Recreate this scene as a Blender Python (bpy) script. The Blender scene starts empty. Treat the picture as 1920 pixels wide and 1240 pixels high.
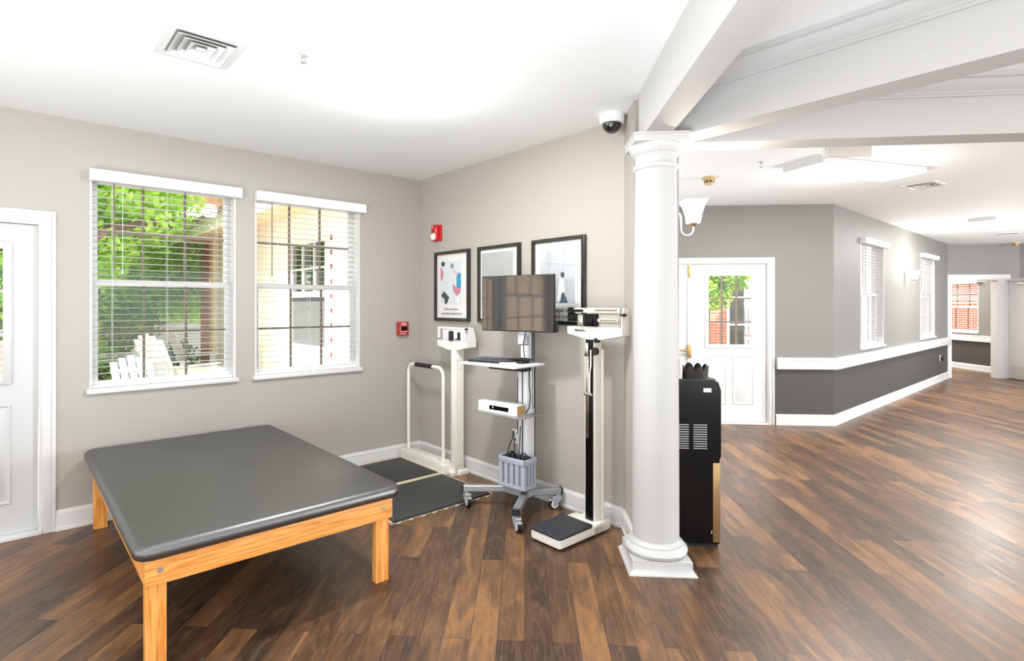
import bpy, bmesh, math, random
from mathutils import Vector, Matrix
random.seed(7)
PI = math.pi
SC = bpy.context.scene
COL = SC.collection
R2 = math.sqrt(0.5)
CORNER = (-1.047, 5.444)
H = 2.74

def W(u, v, z=0.0):
    """room frame: u runs along the window wall towards the corner, v along the picture wall away from it"""
    return (CORNER[0] + (u + v) * R2, CORNER[1] + (u - v) * R2, z)
A45 = PI / 4

# ------------------------------------------------------------------ mesh builder
class MB:
    def __init__(self):
        self.bm = bmesh.new()
        self.mi = 0
    def _take(self, verts, faces):
        vs = [self.bm.verts.new(v) for v in verts]
        for f in faces:
            try:
                fc = self.bm.faces.new([vs[i] for i in f]); fc.material_index = self.mi
            except ValueError:
                pass
        return self
    def _join(self, b):
        b.verts.index_update()
        return self._take([v.co.copy() for v in b.verts], [[v.index for v in f.verts] for f in b.faces])
    def box(self, x0, x1, y0, y1, z0, z1, bev=0, seg=2, M=None):
        b = bmesh.new()
        bmesh.ops.create_cube(b, size=1)
        for v in b.verts:
            v.co = Vector(((x0 + x1) / 2 + v.co.x * (x1 - x0), (y0 + y1) / 2 + v.co.y * (y1 - y0), (z0 + z1) / 2 + v.co.z * (z1 - z0)))
        if bev:
            bmesh.ops.bevel(b, geom=b.edges[:], offset=bev, segments=seg, profile=0.5, affect='EDGES')
        if M is not None:
            bmesh.ops.transform(b, matrix=M, verts=b.verts)
        self._join(b); b.free(); return self
    def cyl(self, p, q, r, r2=None, n=24, caps=True):
        p, q = Vector(p), Vector(q); r2 = r if r2 is None else r2
        d = (q - p).normalized()
        a = d.orthogonal().normalized(); b = d.cross(a)
        vs, fs = [], []
        for k in range(n):
            t = 2 * PI * k / n; o = a * math.cos(t) + b * math.sin(t)
            vs.append(p + o * r); vs.append(q + o * r2)
        for k in range(n):
            j = (k + 1) % n
            fs.append([2 * k, 2 * j, 2 * j + 1, 2 * k + 1])
        if caps:
            fs.append([2 * k for k in range(n)][::-1]); fs.append([2 * k + 1 for k in range(n)])
        return self._take(vs, fs)
    def tube(self, pts, r, n=10):
        pts = [Vector(p) for p in pts]
        vs, fs = [], []
        prev = None
        for i, p in enumerate(pts):
            d = (pts[min(i + 1, len(pts) - 1)] - pts[max(i - 1, 0)]).normalized()
            if prev is None:
                a = d.orthogonal().normalized()
            else:
                a = (prev - d * prev.dot(d)).normalized()
            prev = a; b = d.cross(a)
            for k in range(n):
                t = 2 * PI * k / n
                vs.append(p + (a * math.cos(t) + b * math.sin(t)) * r)
        for i in range(len(pts) - 1):
            for k in range(n):
                j = (k + 1) % n
                fs.append([i * n + k, i * n + j, (i + 1) * n + j, (i + 1) * n + k])
        fs.append(list(range(n))[::-1]); fs.append([(len(pts) - 1) * n + k for k in range(n)])
        return self._take(vs, fs)
    def lathe(self, prof, n=48, c=(0, 0, 0)):
        vs, fs = [], []
        for r, z in prof:
            for k in range(n):
                t = 2 * PI * k / n
                vs.append((c[0] + r * math.cos(t), c[1] + r * math.sin(t), c[2] + z))
        m = len(prof)
        for i in range(m - 1):
            for k in range(n):
                j = (k + 1) % n
                fs.append([i * n + k, i * n + j, (i + 1) * n + j, (i + 1) * n + k])
        fs.append(list(range(n))[::-1]); fs.append([(m - 1) * n + k for k in range(n)])
        return self._take(vs, fs)
    def rings(self, rings, cap=True):
        n = len(rings[0]); vs = [v for r in rings for v in r]; fs = []
        for i in range(len(rings) - 1):
            for k in range(n):
                j = (k + 1) % n
                fs.append([i * n + k, i * n + j, (i + 1) * n + j, (i + 1) * n + k])
        if cap:
            fs.append(list(range(n))[::-1]); fs.append([(len(rings) - 1) * n + k for k in range(n)])
        return self._take(vs, fs)
    def prism(self, poly, z0, z1, M=None):
        n = len(poly)
        vs = [Vector((p[0], p[1], z0)) for p in poly] + [Vector((p[0], p[1], z1)) for p in poly]
        if M is not None: vs = [M @ v for v in vs]
        fs = [list(range(n))[::-1], [n + k for k in range(n)]] + [[k, (k + 1) % n, n + (k + 1) % n, n + k] for k in range(n)]
        return self._take(vs, fs)
    def extr(self, prof, axis, a0, a1, M=None):
        """profile (p,q) swept along an axis: 'x' -> profile in (y,z); 'y' -> profile in (x,z)"""
        n = len(prof)
        f = (lambda a, p: Vector((a, p[0], p[1]))) if axis == 'x' else (lambda a, p: Vector((p[0], a, p[1])))
        vs = [f(a0, p) for p in prof] + [f(a1, p) for p in prof]
        if M is not None: vs = [M @ v for v in vs]
        fs = [list(range(n))[::-1], [n + k for k in range(n)]] + [[k, (k + 1) % n, n + (k + 1) % n, n + k] for k in range(n)]
        return self._take(vs, fs)
    def quad(self, a, b, c, d):
        return self._take([a, b, c, d], [[0, 1, 2, 3]])
    def slab(self, x0, x1, y0, y1, z0, z1, rc, rb, n=6, bottom=True):
        """rounded-corner slab with softly rolled top and bottom edges"""
        def ring(o, z):
            out = []; r = max(rc - o, 0.002)
            for cx, cy, a0 in ((x1 - rc, y1 - rc, 0), (x0 + rc, y1 - rc, PI / 2), (x0 + rc, y0 + rc, PI), (x1 - rc, y0 + rc, 1.5 * PI)):
                for k in range(n + 1):
                    a = a0 + PI / 2 * k / n
                    out.append(Vector((cx + r * math.cos(a), cy + r * math.sin(a), z)))
            return out
        rr = []
        m = 5
        rb2 = rb if bottom else 0.004
        for k in range(m + 1):
            a = PI / 2 * (1 - k / m); rr.append(ring(rb2 * (1 - math.cos(a)), z0 + rb2 * (1 - math.sin(a))))
        for k in range(m + 1):
            a = PI / 2 * k / m; rr.append(ring(rb * (1 - math.cos(a)), z1 - rb * (1 - math.sin(a))))
        return self.rings(rr)
    def build(self, name, mats, parent=None, smooth=35, loc=None, rz=0):
        bmesh.ops.recalc_face_normals(self.bm, faces=self.bm.faces)
        me = bpy.data.meshes.new(name)
        self.bm.to_mesh(me); self.bm.free()
        if not isinstance(mats, (list, tuple)): mats = [mats]
        for m in mats: me.materials.append(m)
        if smooth:
            for p in me.polygons: p.use_smooth = True
            me.set_sharp_from_angle(angle=math.radians(smooth))
        o = bpy.data.objects.new(name, me); COL.objects.link(o)
        if parent is not None: o.parent = parent
        if loc is not None: o.location = loc
        if rz: o.rotation_euler.z = rz
        return o

def tag(o, label, cat, group=None, kind=None):
    o['label'] = label; o['category'] = cat
    if group: o['group'] = group
    if kind: o['kind'] = kind
    return o
def thing(name, label, cat, loc=(0, 0, 0), rz=0, group=None, kind=None):
    o = bpy.data.objects.new(name, None); COL.objects.link(o)
    o.empty_display_size = 0.1
    o.location = loc; o.rotation_euler = (0, 0, rz)
    return tag(o, label, cat, group, kind)
def kids(o): return [c for c in COL.objects if c.parent == o]
def dup(o, loc=None, rz=None, label=None, parent=None):
    c = o.copy(); COL.objects.link(c)
    if parent is not None: c.parent = parent
    if loc is not None: c.location = loc
    if rz is not None: c.rotation_euler = (0, 0, rz)
    if label: c['label'] = label
    for ch in kids(o): dup(ch, parent=c)
    return c
def text_mesh(name, txt, size, mat, parent, M, depth=0.0006, align='CENTER', bold=0.0):
    cu = bpy.data.curves.new(name, 'FONT'); cu.body = txt; cu.size = size; cu.align_x = align; cu.align_y = 'CENTER'; cu.extrude = depth; cu.offset = bold
    cu.resolution_u = 3
    t = bpy.data.objects.new(name + '_src', cu); COL.objects.link(t)
    dg = bpy.context.evaluated_depsgraph_get()
    me = bpy.data.meshes.new_from_object(t.evaluated_get(dg))
    bpy.data.objects.remove(t); bpy.data.curves.remove(cu)
    me.materials.clear(); me.materials.append(mat); me.name = name
    o = bpy.data.objects.new(name, me); COL.objects.link(o); o.parent = parent; o.matrix_local = M
    return o

# ------------------------------------------------------------------ materials
def srgb(r, g, b):
    f = lambda c: (c / 255 / 12.92) if c / 255 <= 0.04045 else ((c / 255 + 0.055) / 1.055) ** 2.4
    return (f(r), f(g), f(b), 1)
def newmat(name):
    m = bpy.data.materials.new(name); m.use_nodes = True
    nt = m.node_tree; b = nt.nodes['Principled BSDF']
    return m, nt, b
def N(nt, t, **kw):
    n = nt.nodes.new(t)
    for k, v in kw.items(): setattr(n, k, v)
    return n
def pm(name, rgb, rough=0.5, metal=0.0, noise=0.04, scale=30, bump=0.0, coat=0.0, spec=0.5, ior=None):
    """plain paint / plastic / metal with a little procedural mottling"""
    m, nt, b = newmat(name)
    c = srgb(*rgb)
    tc = N(nt, 'ShaderNodeTexCoord'); nz = N(nt, 'ShaderNodeTexNoise'); nz.inputs['Scale'].default_value = scale; nz.inputs['Detail'].default_value = 3
    nt.links.new(tc.outputs['Object'], nz.inputs['Vector'])
    mx = N(nt, 'ShaderNodeMix', data_type='RGBA'); mx.inputs['Factor'].default_value = 0
    mx.inputs['A'].default_value = tuple(x * (1 - noise) for x in c[:3]) + (1,); mx.inputs['B'].default_value = tuple(min(1, x * (1 + noise)) for x in c[:3]) + (1,)
    nt.links.new(nz.outputs['Fac'], mx.inputs['Factor']); nt.links.new(mx.outputs['Result'], b.inputs['Base Color'])
    b.inputs['Roughness'].default_value = rough; b.inputs['Metallic'].default_value = metal
    b.inputs['Coat Weight'].default_value = coat; b.inputs['Specular IOR Level'].default_value = spec
    if ior: b.inputs['IOR'].default_value = ior
    if bump:
        bp = N(nt, 'ShaderNodeBump'); bp.inputs['Strength'].default_value = bump; bp.inputs['Distance'].default_value = 0.002
        nt.links.new(nz.outputs['Fac'], bp.inputs['Height']); nt.links.new(bp.outputs['Normal'], b.inputs['Normal'])
    return m
def emit(name, rgb, strength):
    m, nt, b = newmat(name); c = srgb(*rgb)
    b.inputs['Base Color'].default_value = c; b.inputs['Emission Color'].default_value = c; b.inputs['Emission Strength'].default_value = strength
    return m
def two_tone(name, up, low, z):
    """wall paint: one colour above the rail height, a darker one below"""
    m, nt, b = newmat(name)
    tc = N(nt, 'ShaderNodeTexCoord'); sp = N(nt, 'ShaderNodeSeparateXYZ'); nt.links.new(tc.outputs['Object'], sp.inputs[0])
    gt = N(nt, 'ShaderNodeMath', operation='GREATER_THAN'); gt.inputs[1].default_value = z; nt.links.new(sp.outputs['Z'], gt.inputs[0])
    mx = N(nt, 'ShaderNodeMix', data_type='RGBA'); mx.inputs['A'].default_value = srgb(*low); mx.inputs['B'].default_value = srgb(*up)
    nt.links.new(gt.outputs[0], mx.inputs['Factor']); nt.links.new(mx.outputs['Result'], b.inputs['Base Color'])
    b.inputs['Roughness'].default_value = 0.55
    nz = N(nt, 'ShaderNodeTexNoise'); nz.inputs['Scale'].default_value = 160; nt.links.new(tc.outputs['Object'], nz.inputs['Vector'])
    bp = N(nt, 'ShaderNodeBump'); bp.inputs['Strength'].default_value = 0.06; bp.inputs['Distance'].default_value = 0.001
    nt.links.new(nz.outputs['Fac'], bp.inputs['Height']); nt.links.new(bp.outputs['Normal'], b.inputs['Normal'])
    return m
def ramp(nt, stops):
    r = N(nt, 'ShaderNodeValToRGB'); cr = r.color_ramp
    while len(cr.elements) < len(stops): cr.elements.new(0.5)
    for e, (p, c) in zip(cr.elements, stops): e.position = p; e.color = c if len(c) == 4 else srgb(*c)
    return r
def floor_mat():
    m, nt, b = newmat('vinyl_plank'); L = nt.links.new
    tc = N(nt, 'ShaderNodeTexCoord'); sp = N(nt, 'ShaderNodeSeparateXYZ'); L(tc.outputs['Object'], sp.inputs[0])
    cb = N(nt, 'ShaderNodeCombineXYZ'); L(sp.outputs['Y'], cb.inputs['X']); L(sp.outputs['X'], cb.inputs['Y'])
    br = N(nt, 'ShaderNodeTexBrick', offset=0.37, offset_frequency=2)
    br.inputs['Scale'].default_value = 1; br.inputs['Brick Width'].default_value = 1.22; br.inputs['Row Height'].default_value = 0.122
    br.inputs['Mortar Size'].default_value = 0.0011; br.inputs['Mortar Smooth'].default_value = 0.3; br.inputs['Bias'].default_value = 0
    br.inputs['Color1'].default_value = (0, 0, 0, 1); br.inputs['Color2'].default_value = (1, 1, 1, 1); br.inputs['Mortar'].default_value = (0.3, 0.3, 0.3, 1)
    L(cb.outputs[0], br.inputs['Vector'])
    rnd = N(nt, 'ShaderNodeSeparateColor'); L(br.outputs['Color'], rnd.inputs[0])
    off = N(nt, 'ShaderNodeCombineXYZ')
    m1 = N(nt, 'ShaderNodeMath', operation='MULTIPLY'); m1.inputs[1].default_value = 37; L(rnd.outputs[0], m1.inputs[0]); L(m1.outputs[0], off.inputs['X']); L(m1.outputs[0], off.inputs['Z'])
    va = N(nt, 'ShaderNodeVectorMath', operation='ADD'); L(cb.outputs[0], va.inputs[0]); L(off.outputs[0], va.inputs[1])
    def noise(sx, sy, scale, detail, rough=0.55, dist=0):
        mp = N(nt, 'ShaderNodeVectorMath', operation='MULTIPLY'); mp.inputs[1].default_value = (sx, sy, 1); L(va.outputs[0], mp.inputs[0])
        nz = N(nt, 'ShaderNodeTexNoise'); nz.inputs['Scale'].default_value = scale; nz.inputs['Detail'].default_value = detail; nz.inputs['Roughness'].default_value = rough; nz.inputs['Distortion'].default_value = dist
        L(mp.outputs[0], nz.inputs['Vector']); return nz
    big = noise(1.0, 4.5, 2.3, 3, 0.6, 0.8)
    fine = noise(1.2, 28, 3.0, 6, 0.65, 0.2)
    mot = noise(3.0, 6, 5, 6, 0.7, 0.4)
    # cathedral rings
    mpw = N(nt, 'ShaderNodeVectorMath', operation='MULTIPLY'); mpw.inputs[1].default_value = (0.55, 5.5, 1); L(va.outputs[0], mpw.inputs[0])
    wn = N(nt, 'ShaderNodeTexNoise'); wn.inputs['Scale'].default_value = 2.0; wn.inputs['Detail'].default_value = 2; L(mpw.outputs[0], wn.inputs['Vector'])
    wm = N(nt, 'ShaderNodeMath', operation='MULTIPLY'); wm.inputs[1].default_value = 60; L(wn.outputs['Fac'], wm.inputs[0])
    ws = N(nt, 'ShaderNodeMath', operation='SINE'); L(wm.outputs[0], ws.inputs[0])
    # base tone: per plank + large patches
    t1 = N(nt, 'ShaderNodeMath', operation='MULTIPLY_ADD'); t1.inputs[1].default_value = 0.42; t1.inputs[2].default_value = -0.11; L(rnd.outputs[0], t1.inputs[0])
    t2 = N(nt, 'ShaderNodeMath', operation='MULTIPLY_ADD'); t2.inputs[1].default_value = 0.95; L(big.outputs['Fac'], t2.inputs[0]); L(t1.outputs[0], t2.inputs[2])
    t3 = N(nt, 'ShaderNodeMath', operation='MULTIPLY_ADD'); t3.inputs[1].default_value = 0.34; L(fine.outputs['Fac'], t3.inputs[0]); L(t2.outputs[0], t3.inputs[2])
    t4 = N(nt, 'ShaderNodeMath', operation='SUBTRACT'); t4.inputs[1].default_value = 0.20; L(t3.outputs[0], t4.inputs[0])
    cr = ramp(nt, [(0.14, (48, 34, 25)), (0.36, (70, 49, 35)), (0.50, (88, 62, 43)), (0.64, (112, 79, 52)), (0.82, (150, 107, 67))])
    L(t4.outputs[0], cr.inputs[0])
    # greyer planks
    g = N(nt, 'ShaderNodeMix', data_type='RGBA', blend_type='MIX'); L(cr.outputs[0], g.inputs['A']); g.inputs['B'].default_value = srgb(94, 78, 67)
    gm = ramp(nt, [(0.45, (0, 0, 0, 1)), (0.7, (0.55, 0.55, 0.55, 1))]); L(mot.outputs['Fac'], gm.inputs[0]); L(gm.outputs[0], g.inputs['Factor'])
    # pale ring lines
    wr = ramp(nt, [(0.82, (0, 0, 0, 1)), (0.99, (0.22, 0.22, 0.22, 1))]); wa = N(nt, 'ShaderNodeMath', operation='MULTIPLY_ADD'); wa.inputs[1].default_value = 0.5; wa.inputs[2].default_value = 0.5
    L(ws.outputs[0], wa.inputs[0]); L(wa.outputs[0], wr.inputs[0])
    wl = N(nt, 'ShaderNodeMix', data_type='RGBA'); L(wr.outputs[0], wl.inputs['Factor']); L(g.outputs['Result'], wl.inputs['A']); wl.inputs['B'].default_value = srgb(140, 110, 82)
    # joints
    jm = N(nt, 'ShaderNodeMix', data_type='RGBA'); L(br.outputs['Fac'], jm.inputs['Factor']); L(wl.outputs['Result'], jm.inputs['A']); jm.inputs['B'].default_value = srgb(46, 33, 25)
    L(jm.outputs['Result'], b.inputs['Base Color'])
    rr = ramp(nt, [(0.3, (0.30, 0.30, 0.30, 1)), (0.75, (0.46, 0.46, 0.46, 1))]); L(fine.outputs['Fac'], rr.inputs[0]); L(rr.outputs[0], b.inputs['Roughness'])
    bp = N(nt, 'ShaderNodeBump'); bp.inputs['Strength'].default_value = 0.25; bp.inputs['Distance'].default_value = 0.002
    L(fine.outputs['Fac'], bp.inputs['Height']); L(bp.outputs['Normal'], b.inputs['Normal'])
    b.inputs['Specular IOR Level'].default_value = 0.55
    return m
def oak_mat(name, axis):
    m, nt, b = newmat(name); L = nt.links.new
    tc = N(nt, 'ShaderNodeTexCoord'); mp = N(nt, 'ShaderNodeVectorMath', operation='MULTIPLY')
    mp.inputs[1].default_value = {'x': (0.7, 12, 12), 'y': (12, 0.7, 12), 'z': (12, 12, 0.7)}[axis]; L(tc.outputs['Object'], mp.inputs[0])
    n1 = N(nt, 'ShaderNodeTexNoise'); n1.inputs['Scale'].default_value = 1.6; n1.inputs['Detail'].default_value = 2; n1.inputs['Distortion'].default_value = 0.3; L(mp.outputs[0], n1.inputs['Vector'])
    mm = N(nt, 'ShaderNodeMath', operation='MULTIPLY'); mm.inputs[1].default_value = 34; L(n1.outputs['Fac'], mm.inputs[0])
    sn = N(nt, 'ShaderNodeMath', operation='SINE'); L(mm.outputs[0], sn.inputs[0])
    n2 = N(nt, 'ShaderNodeTexNoise'); n2.inputs['Scale'].default_value = 14; n2.inputs['Detail'].default_value = 5; L(mp.outputs[0], n2.inputs['Vector'])
    ad = N(nt, 'ShaderNodeMath', operation='MULTIPLY_ADD'); ad.inputs[1].default_value = 0.16; L(sn.outputs[0], ad.inputs[0]); L(n2.outputs['Fac'], ad.inputs[2])
    cr = ramp(nt, [(0.20, (214, 130, 52)), (0.45, (238, 160, 80)), (0.75, (248, 182, 104))]); L(ad.outputs[0], cr.inputs[0]); L(cr.outputs[0], b.inputs['Base Color'])
    b.inputs['Roughness'].default_value = 0.38
    return m
def glass_mat(name='window_glass', tint=(1, 1, 1), refl=0.6):
    m, nt, b = newmat(name); L = nt.links.new
    nt.nodes.remove(b); out = nt.nodes['Material Output']
    t = N(nt, 'ShaderNodeBsdfTransparent'); t.inputs[0].default_value = tint + (1,)
    g = N(nt, 'ShaderNodeBsdfGlossy'); g.inputs['Roughness'].default_value = 0.02
    fr = N(nt, 'ShaderNodeLayerWeight'); fr.inputs[0].default_value = 0.5
    pw = N(nt, 'ShaderNodeMath', operation='POWER'); pw.inputs[1].default_value = 4.0; L(fr.outputs['Facing'], pw.inputs[0])
    mu = N(nt, 'ShaderNodeMath', operation='MULTIPLY_ADD'); mu.inputs[1].default_value = refl; mu.inputs[2].default_value = 0.04 * refl; L(pw.outputs[0], mu.inputs[0])
    mx = N(nt, 'ShaderNodeMixShader'); L(mu.outputs[0], mx.inputs[0]); L(t.outputs[0], mx.inputs[1]); L(g.outputs[0], mx.inputs[2]); L(mx.outputs[0], out.inputs[0])
    return m
def brick_mat(name, c1, c2, mortar, sx=0.2, sy=0.067, rot=0.0):
    m, nt, b = newmat(name); L = nt.links.new
    tc = N(nt, 'ShaderNodeTexCoord'); sp = N(nt, 'ShaderNodeSeparateXYZ'); L(tc.outputs['Object'], sp.inputs[0])
    ad = N(nt, 'ShaderNodeMath', operation='ADD'); L(sp.outputs['X'], ad.inputs[0]); L(sp.outputs['Y'], ad.inputs[1])
    cb = N(nt, 'ShaderNodeCombineXYZ'); L(ad.outputs[0], cb.inputs['X']); L(sp.outputs['Z'], cb.inputs['Y'])
    br = N(nt, 'ShaderNodeTexBrick'); br.inputs['Scale'].default_value = 1; br.inputs['Brick Width'].default_value = sx; br.inputs['Row Height'].default_value = sy; br.inputs['Mortar Size'].default_value = 0.006
    br.inputs['Color1'].default_value = srgb(*c1); br.inputs['Color2'].default_value = srgb(*c2); br.inputs['Mortar'].default_value = srgb(*mortar)
    L(cb.outputs[0], br.inputs['Vector']); L(br.outputs['Color'], b.inputs['Base Color']); b.inputs['Roughness'].default_value = 0.85
    return m
def leaf_mat(name, a, c, trans=0.35):
    m, nt, b = newmat(name); L = nt.links.new
    oi = N(nt, 'ShaderNodeTexCoord'); nz = N(nt, 'ShaderNodeTexNoise'); nz.inputs['Scale'].default_value = 2.2; nz.inputs['Detail'].default_value = 5; L(oi.outputs['Object'], nz.inputs['Vector'])
    cr = ramp(nt, [(0.33, a), (0.66, c)]); L(nz.outputs['Fac'], cr.inputs[0]); L(cr.outputs[0], b.inputs['Base Color']); b.inputs['Roughness'].default_value = 0.5
    tl = N(nt, 'ShaderNodeBsdfTranslucent'); L(cr.outputs[0], tl.inputs[0])
    mx = N(nt, 'ShaderNodeMixShader'); mx.inputs[0].default_value = trans; out = nt.nodes['Material Output']
    L(b.outputs[0], mx.inputs[1]); L(tl.outputs[0], mx.inputs[2]); L(mx.outputs[0], out.inputs[0])
    return m

M = {}
M['greige'] = two_tone('greige_wall_paint', (174, 170, 164), (174, 170, 164), -5)
M['grey2'] = two_tone('hall_wall_paint', (127, 125, 122), (73, 71, 70), 0.77)
M['ceil'] = pm('ceiling_white', (243, 245, 246), 0.8, noise=0.01, scale=80, bump=0.03)
M['trim'] = pm('white_trim_gloss', (220, 220, 220), 0.32, noise=0.01)
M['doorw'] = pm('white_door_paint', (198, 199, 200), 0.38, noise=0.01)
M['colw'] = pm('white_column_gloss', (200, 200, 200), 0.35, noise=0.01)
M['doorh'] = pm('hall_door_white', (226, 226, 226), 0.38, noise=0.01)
M['beam'] = pm('white_beam_paint', (192, 192, 192), 0.55, noise=0.01)
M['floor'] = floor_mat()
M['oakx'] = oak_mat('oak_along_x', 'x'); M['oaky'] = oak_mat('oak_along_y', 'y'); M['oakz'] = oak_mat('oak_along_z', 'z')
M['vinyl'] = pm('black_vinyl', (16, 17, 20), 0.40, noise=0.05, scale=250, bump=0.02, ior=2.4)
M['vinyl'].node_tree.nodes['Principled BSDF'].inputs['Coat Roughness'].default_value = 0.25
M['scalewhite'] = pm('cream_enamel', (238, 235, 228), 0.3, noise=0.015)
M['rubber'] = pm('black_rubber_mat', (56, 56, 56), 0.6, noise=0.12, scale=90, bump=0.2)
M['brassrail'] = pm('cream_strip', (214, 204, 176), 0.45)
M['black'] = pm('black_plastic', (24, 24, 25), 0.4)
M['blackgl'] = pm('black_gloss', (7, 7, 8), 0.2, noise=0.02, spec=0.25)
M['grip'] = pm('foam_grip', (40, 39, 38), 0.85, noise=0.1, scale=200, bump=0.3)
M['chrome'] = pm('chrome', (215, 215, 212), 0.18, 1.0)
M['alu'] = pm('brushed_aluminium', (176, 178, 182), 0.38, 0.7)
M['greyplast'] = pm('grey_plastic', (168, 171, 178), 0.45)
M['bin'] = pm('grey_basket_plastic', (172, 178, 192), 0.5)
M['binhole'] = pm('grey_basket_mesh', (118, 120, 126), 0.7, noise=0.25, scale=220)
M['whiteplast'] = pm('white_plastic', (236, 238, 242), 0.4)
M['red'] = pm('red_plastic', (196, 26, 30), 0.35)
M['redp'] = pm('worn_red_plastic', (170, 44, 42), 0.4)
M['cork'] = pm('speckled_speaker_cloth', (188, 150, 96), 0.9, noise=0.35, scale=300)
M['screen'] = pm('dark_screen', (22, 21, 20), 0.05, noise=0.02, ior=2.0)
M['laptop'] = pm('dark_grey_laptop', (74, 78, 88), 0.4, 0.3)
M['frame'] = pm('black_picture_frame', (34, 33, 29), 0.3, noise=0.1, coat=0.4)
M['mat'] = pm('picture_mount', (232, 232, 230), 0.8)
M['glass'] = glass_mat()
M['picglass'] = glass_mat('picture_glass', refl=0.6)
M['blind'] = pm('white_blind_slat', (244, 244, 244), 0.45, noise=0.01)
M['slat'] = pm('backlit_grey_slat', (192, 191, 192), 0.45, noise=0.01)  # slat colour greyed to imitate slats seen against daylight
M['muntin'] = pm('backlit_muntin', (122, 112, 100), 0.5)  # bars darkened in the colour itself, standing in for backlight
M['brass'] = pm('aged_brass', (190, 160, 100), 0.35, 0.8)
M['bronze'] = pm('bronze_panel', (168, 136, 96), 0.32, 0.6)
M['beige'] = pm('beige_detector', (208, 182, 132), 0.5)
M['steel'] = pm('satin_steel', (190, 188, 184), 0.35, 0.8)
M['shade'] = emit('lit_opal_glass', (255, 246, 232), 5.0)
M['panel'] = emit('lit_panel_diffuser', (255, 253, 248), 7.0)
M['disc'] = emit('lit_disc_diffuser', (255, 252, 244), 7.0)
M['ventdark'] = pm('vent_inner_metal', (150, 148, 146), 0.6)
M['paper'] = pm('white_paper', (238, 238, 236), 0.8)
M['sign'] = pm('pale_sign_panel', (222, 217, 212), 0.6)
M['darkglass'] = pm('smoked_dome', (16, 15, 14), 0.08, coat=0.8)
M['kick'] = pm('kick_plate', (206, 204, 196), 0.35, 0.5)

# ------------------------------------------------------------------ camera
cam = bpy.data.cameras.new('camera'); co = bpy.data.objects.new('camera', cam); COL.objects.link(co)
co.location = (0, 0, 1.49); co.rotation_euler = (PI / 2, 0, math.radians(4.3))
cam.sensor_fit = 'HORIZONTAL'; cam.sensor_width = 36; cam.lens = 36 * 1030 / 1920
cam.shift_x = (960 - 906) / 1920; cam.shift_y = -(620 - 572.5) / 1920
cam.clip_start = 0.05; cam.clip_end = 200
SC.camera = co

# ------------------------------------------------------------------ the setting
def wall(name, mat, loc, ang, a0, a1, thick, openings=(), h=H + 0.06, label=''):
    """wall running along local x at heading ang; room side is local y = 0, thickness towards +y"""
    mb = MB(); x = a0
    for o0, o1, z0, z1 in sorted(openings):
        mb.box(x, o0, 0, thick, 0, h)
        if z0 > 0: mb.box(o0, o1, 0, thick, 0, z0)
        mb.box(o0, o1, 0, thick, z1, h)
        x = o1
    mb.box(x, a1, 0, thick, 0, h)
    o = mb.build(name, mat, None, 0, loc, ang)
    return tag(o, label or name.replace('_', ' '), 'wall', kind='structure')

WIN = [(-2.70, -1.755), (-1.605, -0.665), (-6.05, -4.04)]
WZ = (0.905, 2.41)
wall('wall_left', M['greige'], W(0, 0), A45, -7.0, 0.0, 0.16, [(-3.87, -2.957, 0, 2.03)] + [(a, b, *WZ) for a, b in WIN], label='greige wall with the two blinded windows')
# picture wall with its angled end behind the column
pts = [W(0, 0)[:2], W(0, 2.42)[:2], (0.664, 3.40), (0.93, 3.40), (0.93, 3.84), W(0.19, 2.42 - 2.02)[:2], W(0.19, -0.15)[:2], W(0, -0.15)[:2]]
pts[5] = (0.93 - 3.25, 3.84 + 3.25); pts[6] = (0.93 - 3.25 - 0.135, 3.84 + 3.25 - 0.135)
mb = MB(); mb.prism([W(0, -0.17)[:2], W(0, 2.42)[:2], (0.664, 3.40), (0.93, 3.40), (0.93, 3.84), (-2.32, 7.09), (-2.46, 6.95)], 0, H + 0.06)
tag(mb.build('wall_back', M['greige'], None, 0), 'greige picture wall ending behind the column', 'wall', kind='structure')
DX, DY = 3.806, 7.089
wall('wall_hall', M['grey2'], (DX, DY, 0), 0, -6.2, 0.0, 0.16, [(-2.64, -0.782, 0, 2.02)], label='short grey hall wall with the double door')
RWIN = [(1.07, 2.20), (4.46, 5.62)]
wall('wall_hall_right', M['grey2'], (DX, DY, 0), A45, 0.0, 6.82, 0.16, [(a, b, 0.90, 2.41) for a, b in RWIN], label='long grey hall wall with two bright windows')
EX, EY = DX + 6.80 * R2, DY + 6.80 * R2
wall('wall_far', M['grey2'], (0, 11.93, 0), 0, EX - 0.2, 10.6, 0.14, [(8.70, 9.745, 0, 2.03)], label='grey end wall with the doorway')
wall('wall_far_right', M['grey2'], (10.02, 11.93, 0), -A45, 0.0, 4.5, 0.12, [], label='dark grey end wall past the doorway')
wall('wall_far_room', M['grey2'], (10.27, 16.2, 0), -PI / 2, 0.0, 4.1, 0.14, [(1.72, 2.93, 0.86, 2.06)], label='grey wall seen through the far doorway')
mb = MB(); mb.box(8.38, 8.46, 12.3, 16.4, -0.1, 2.9); tag(mb.build('wall_far_side', pm('cream_outer_render', (248, 244, 236), 0.8), None, 0), 'cream outer wall of the far corridor', 'wall', kind='structure')
wall('wall_far_back', M['grey2'], (8.0, 16.2, 0), 0, 0.46, 2.6, 0.14, [], label='grey wall at the end of the far corridor')

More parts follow.
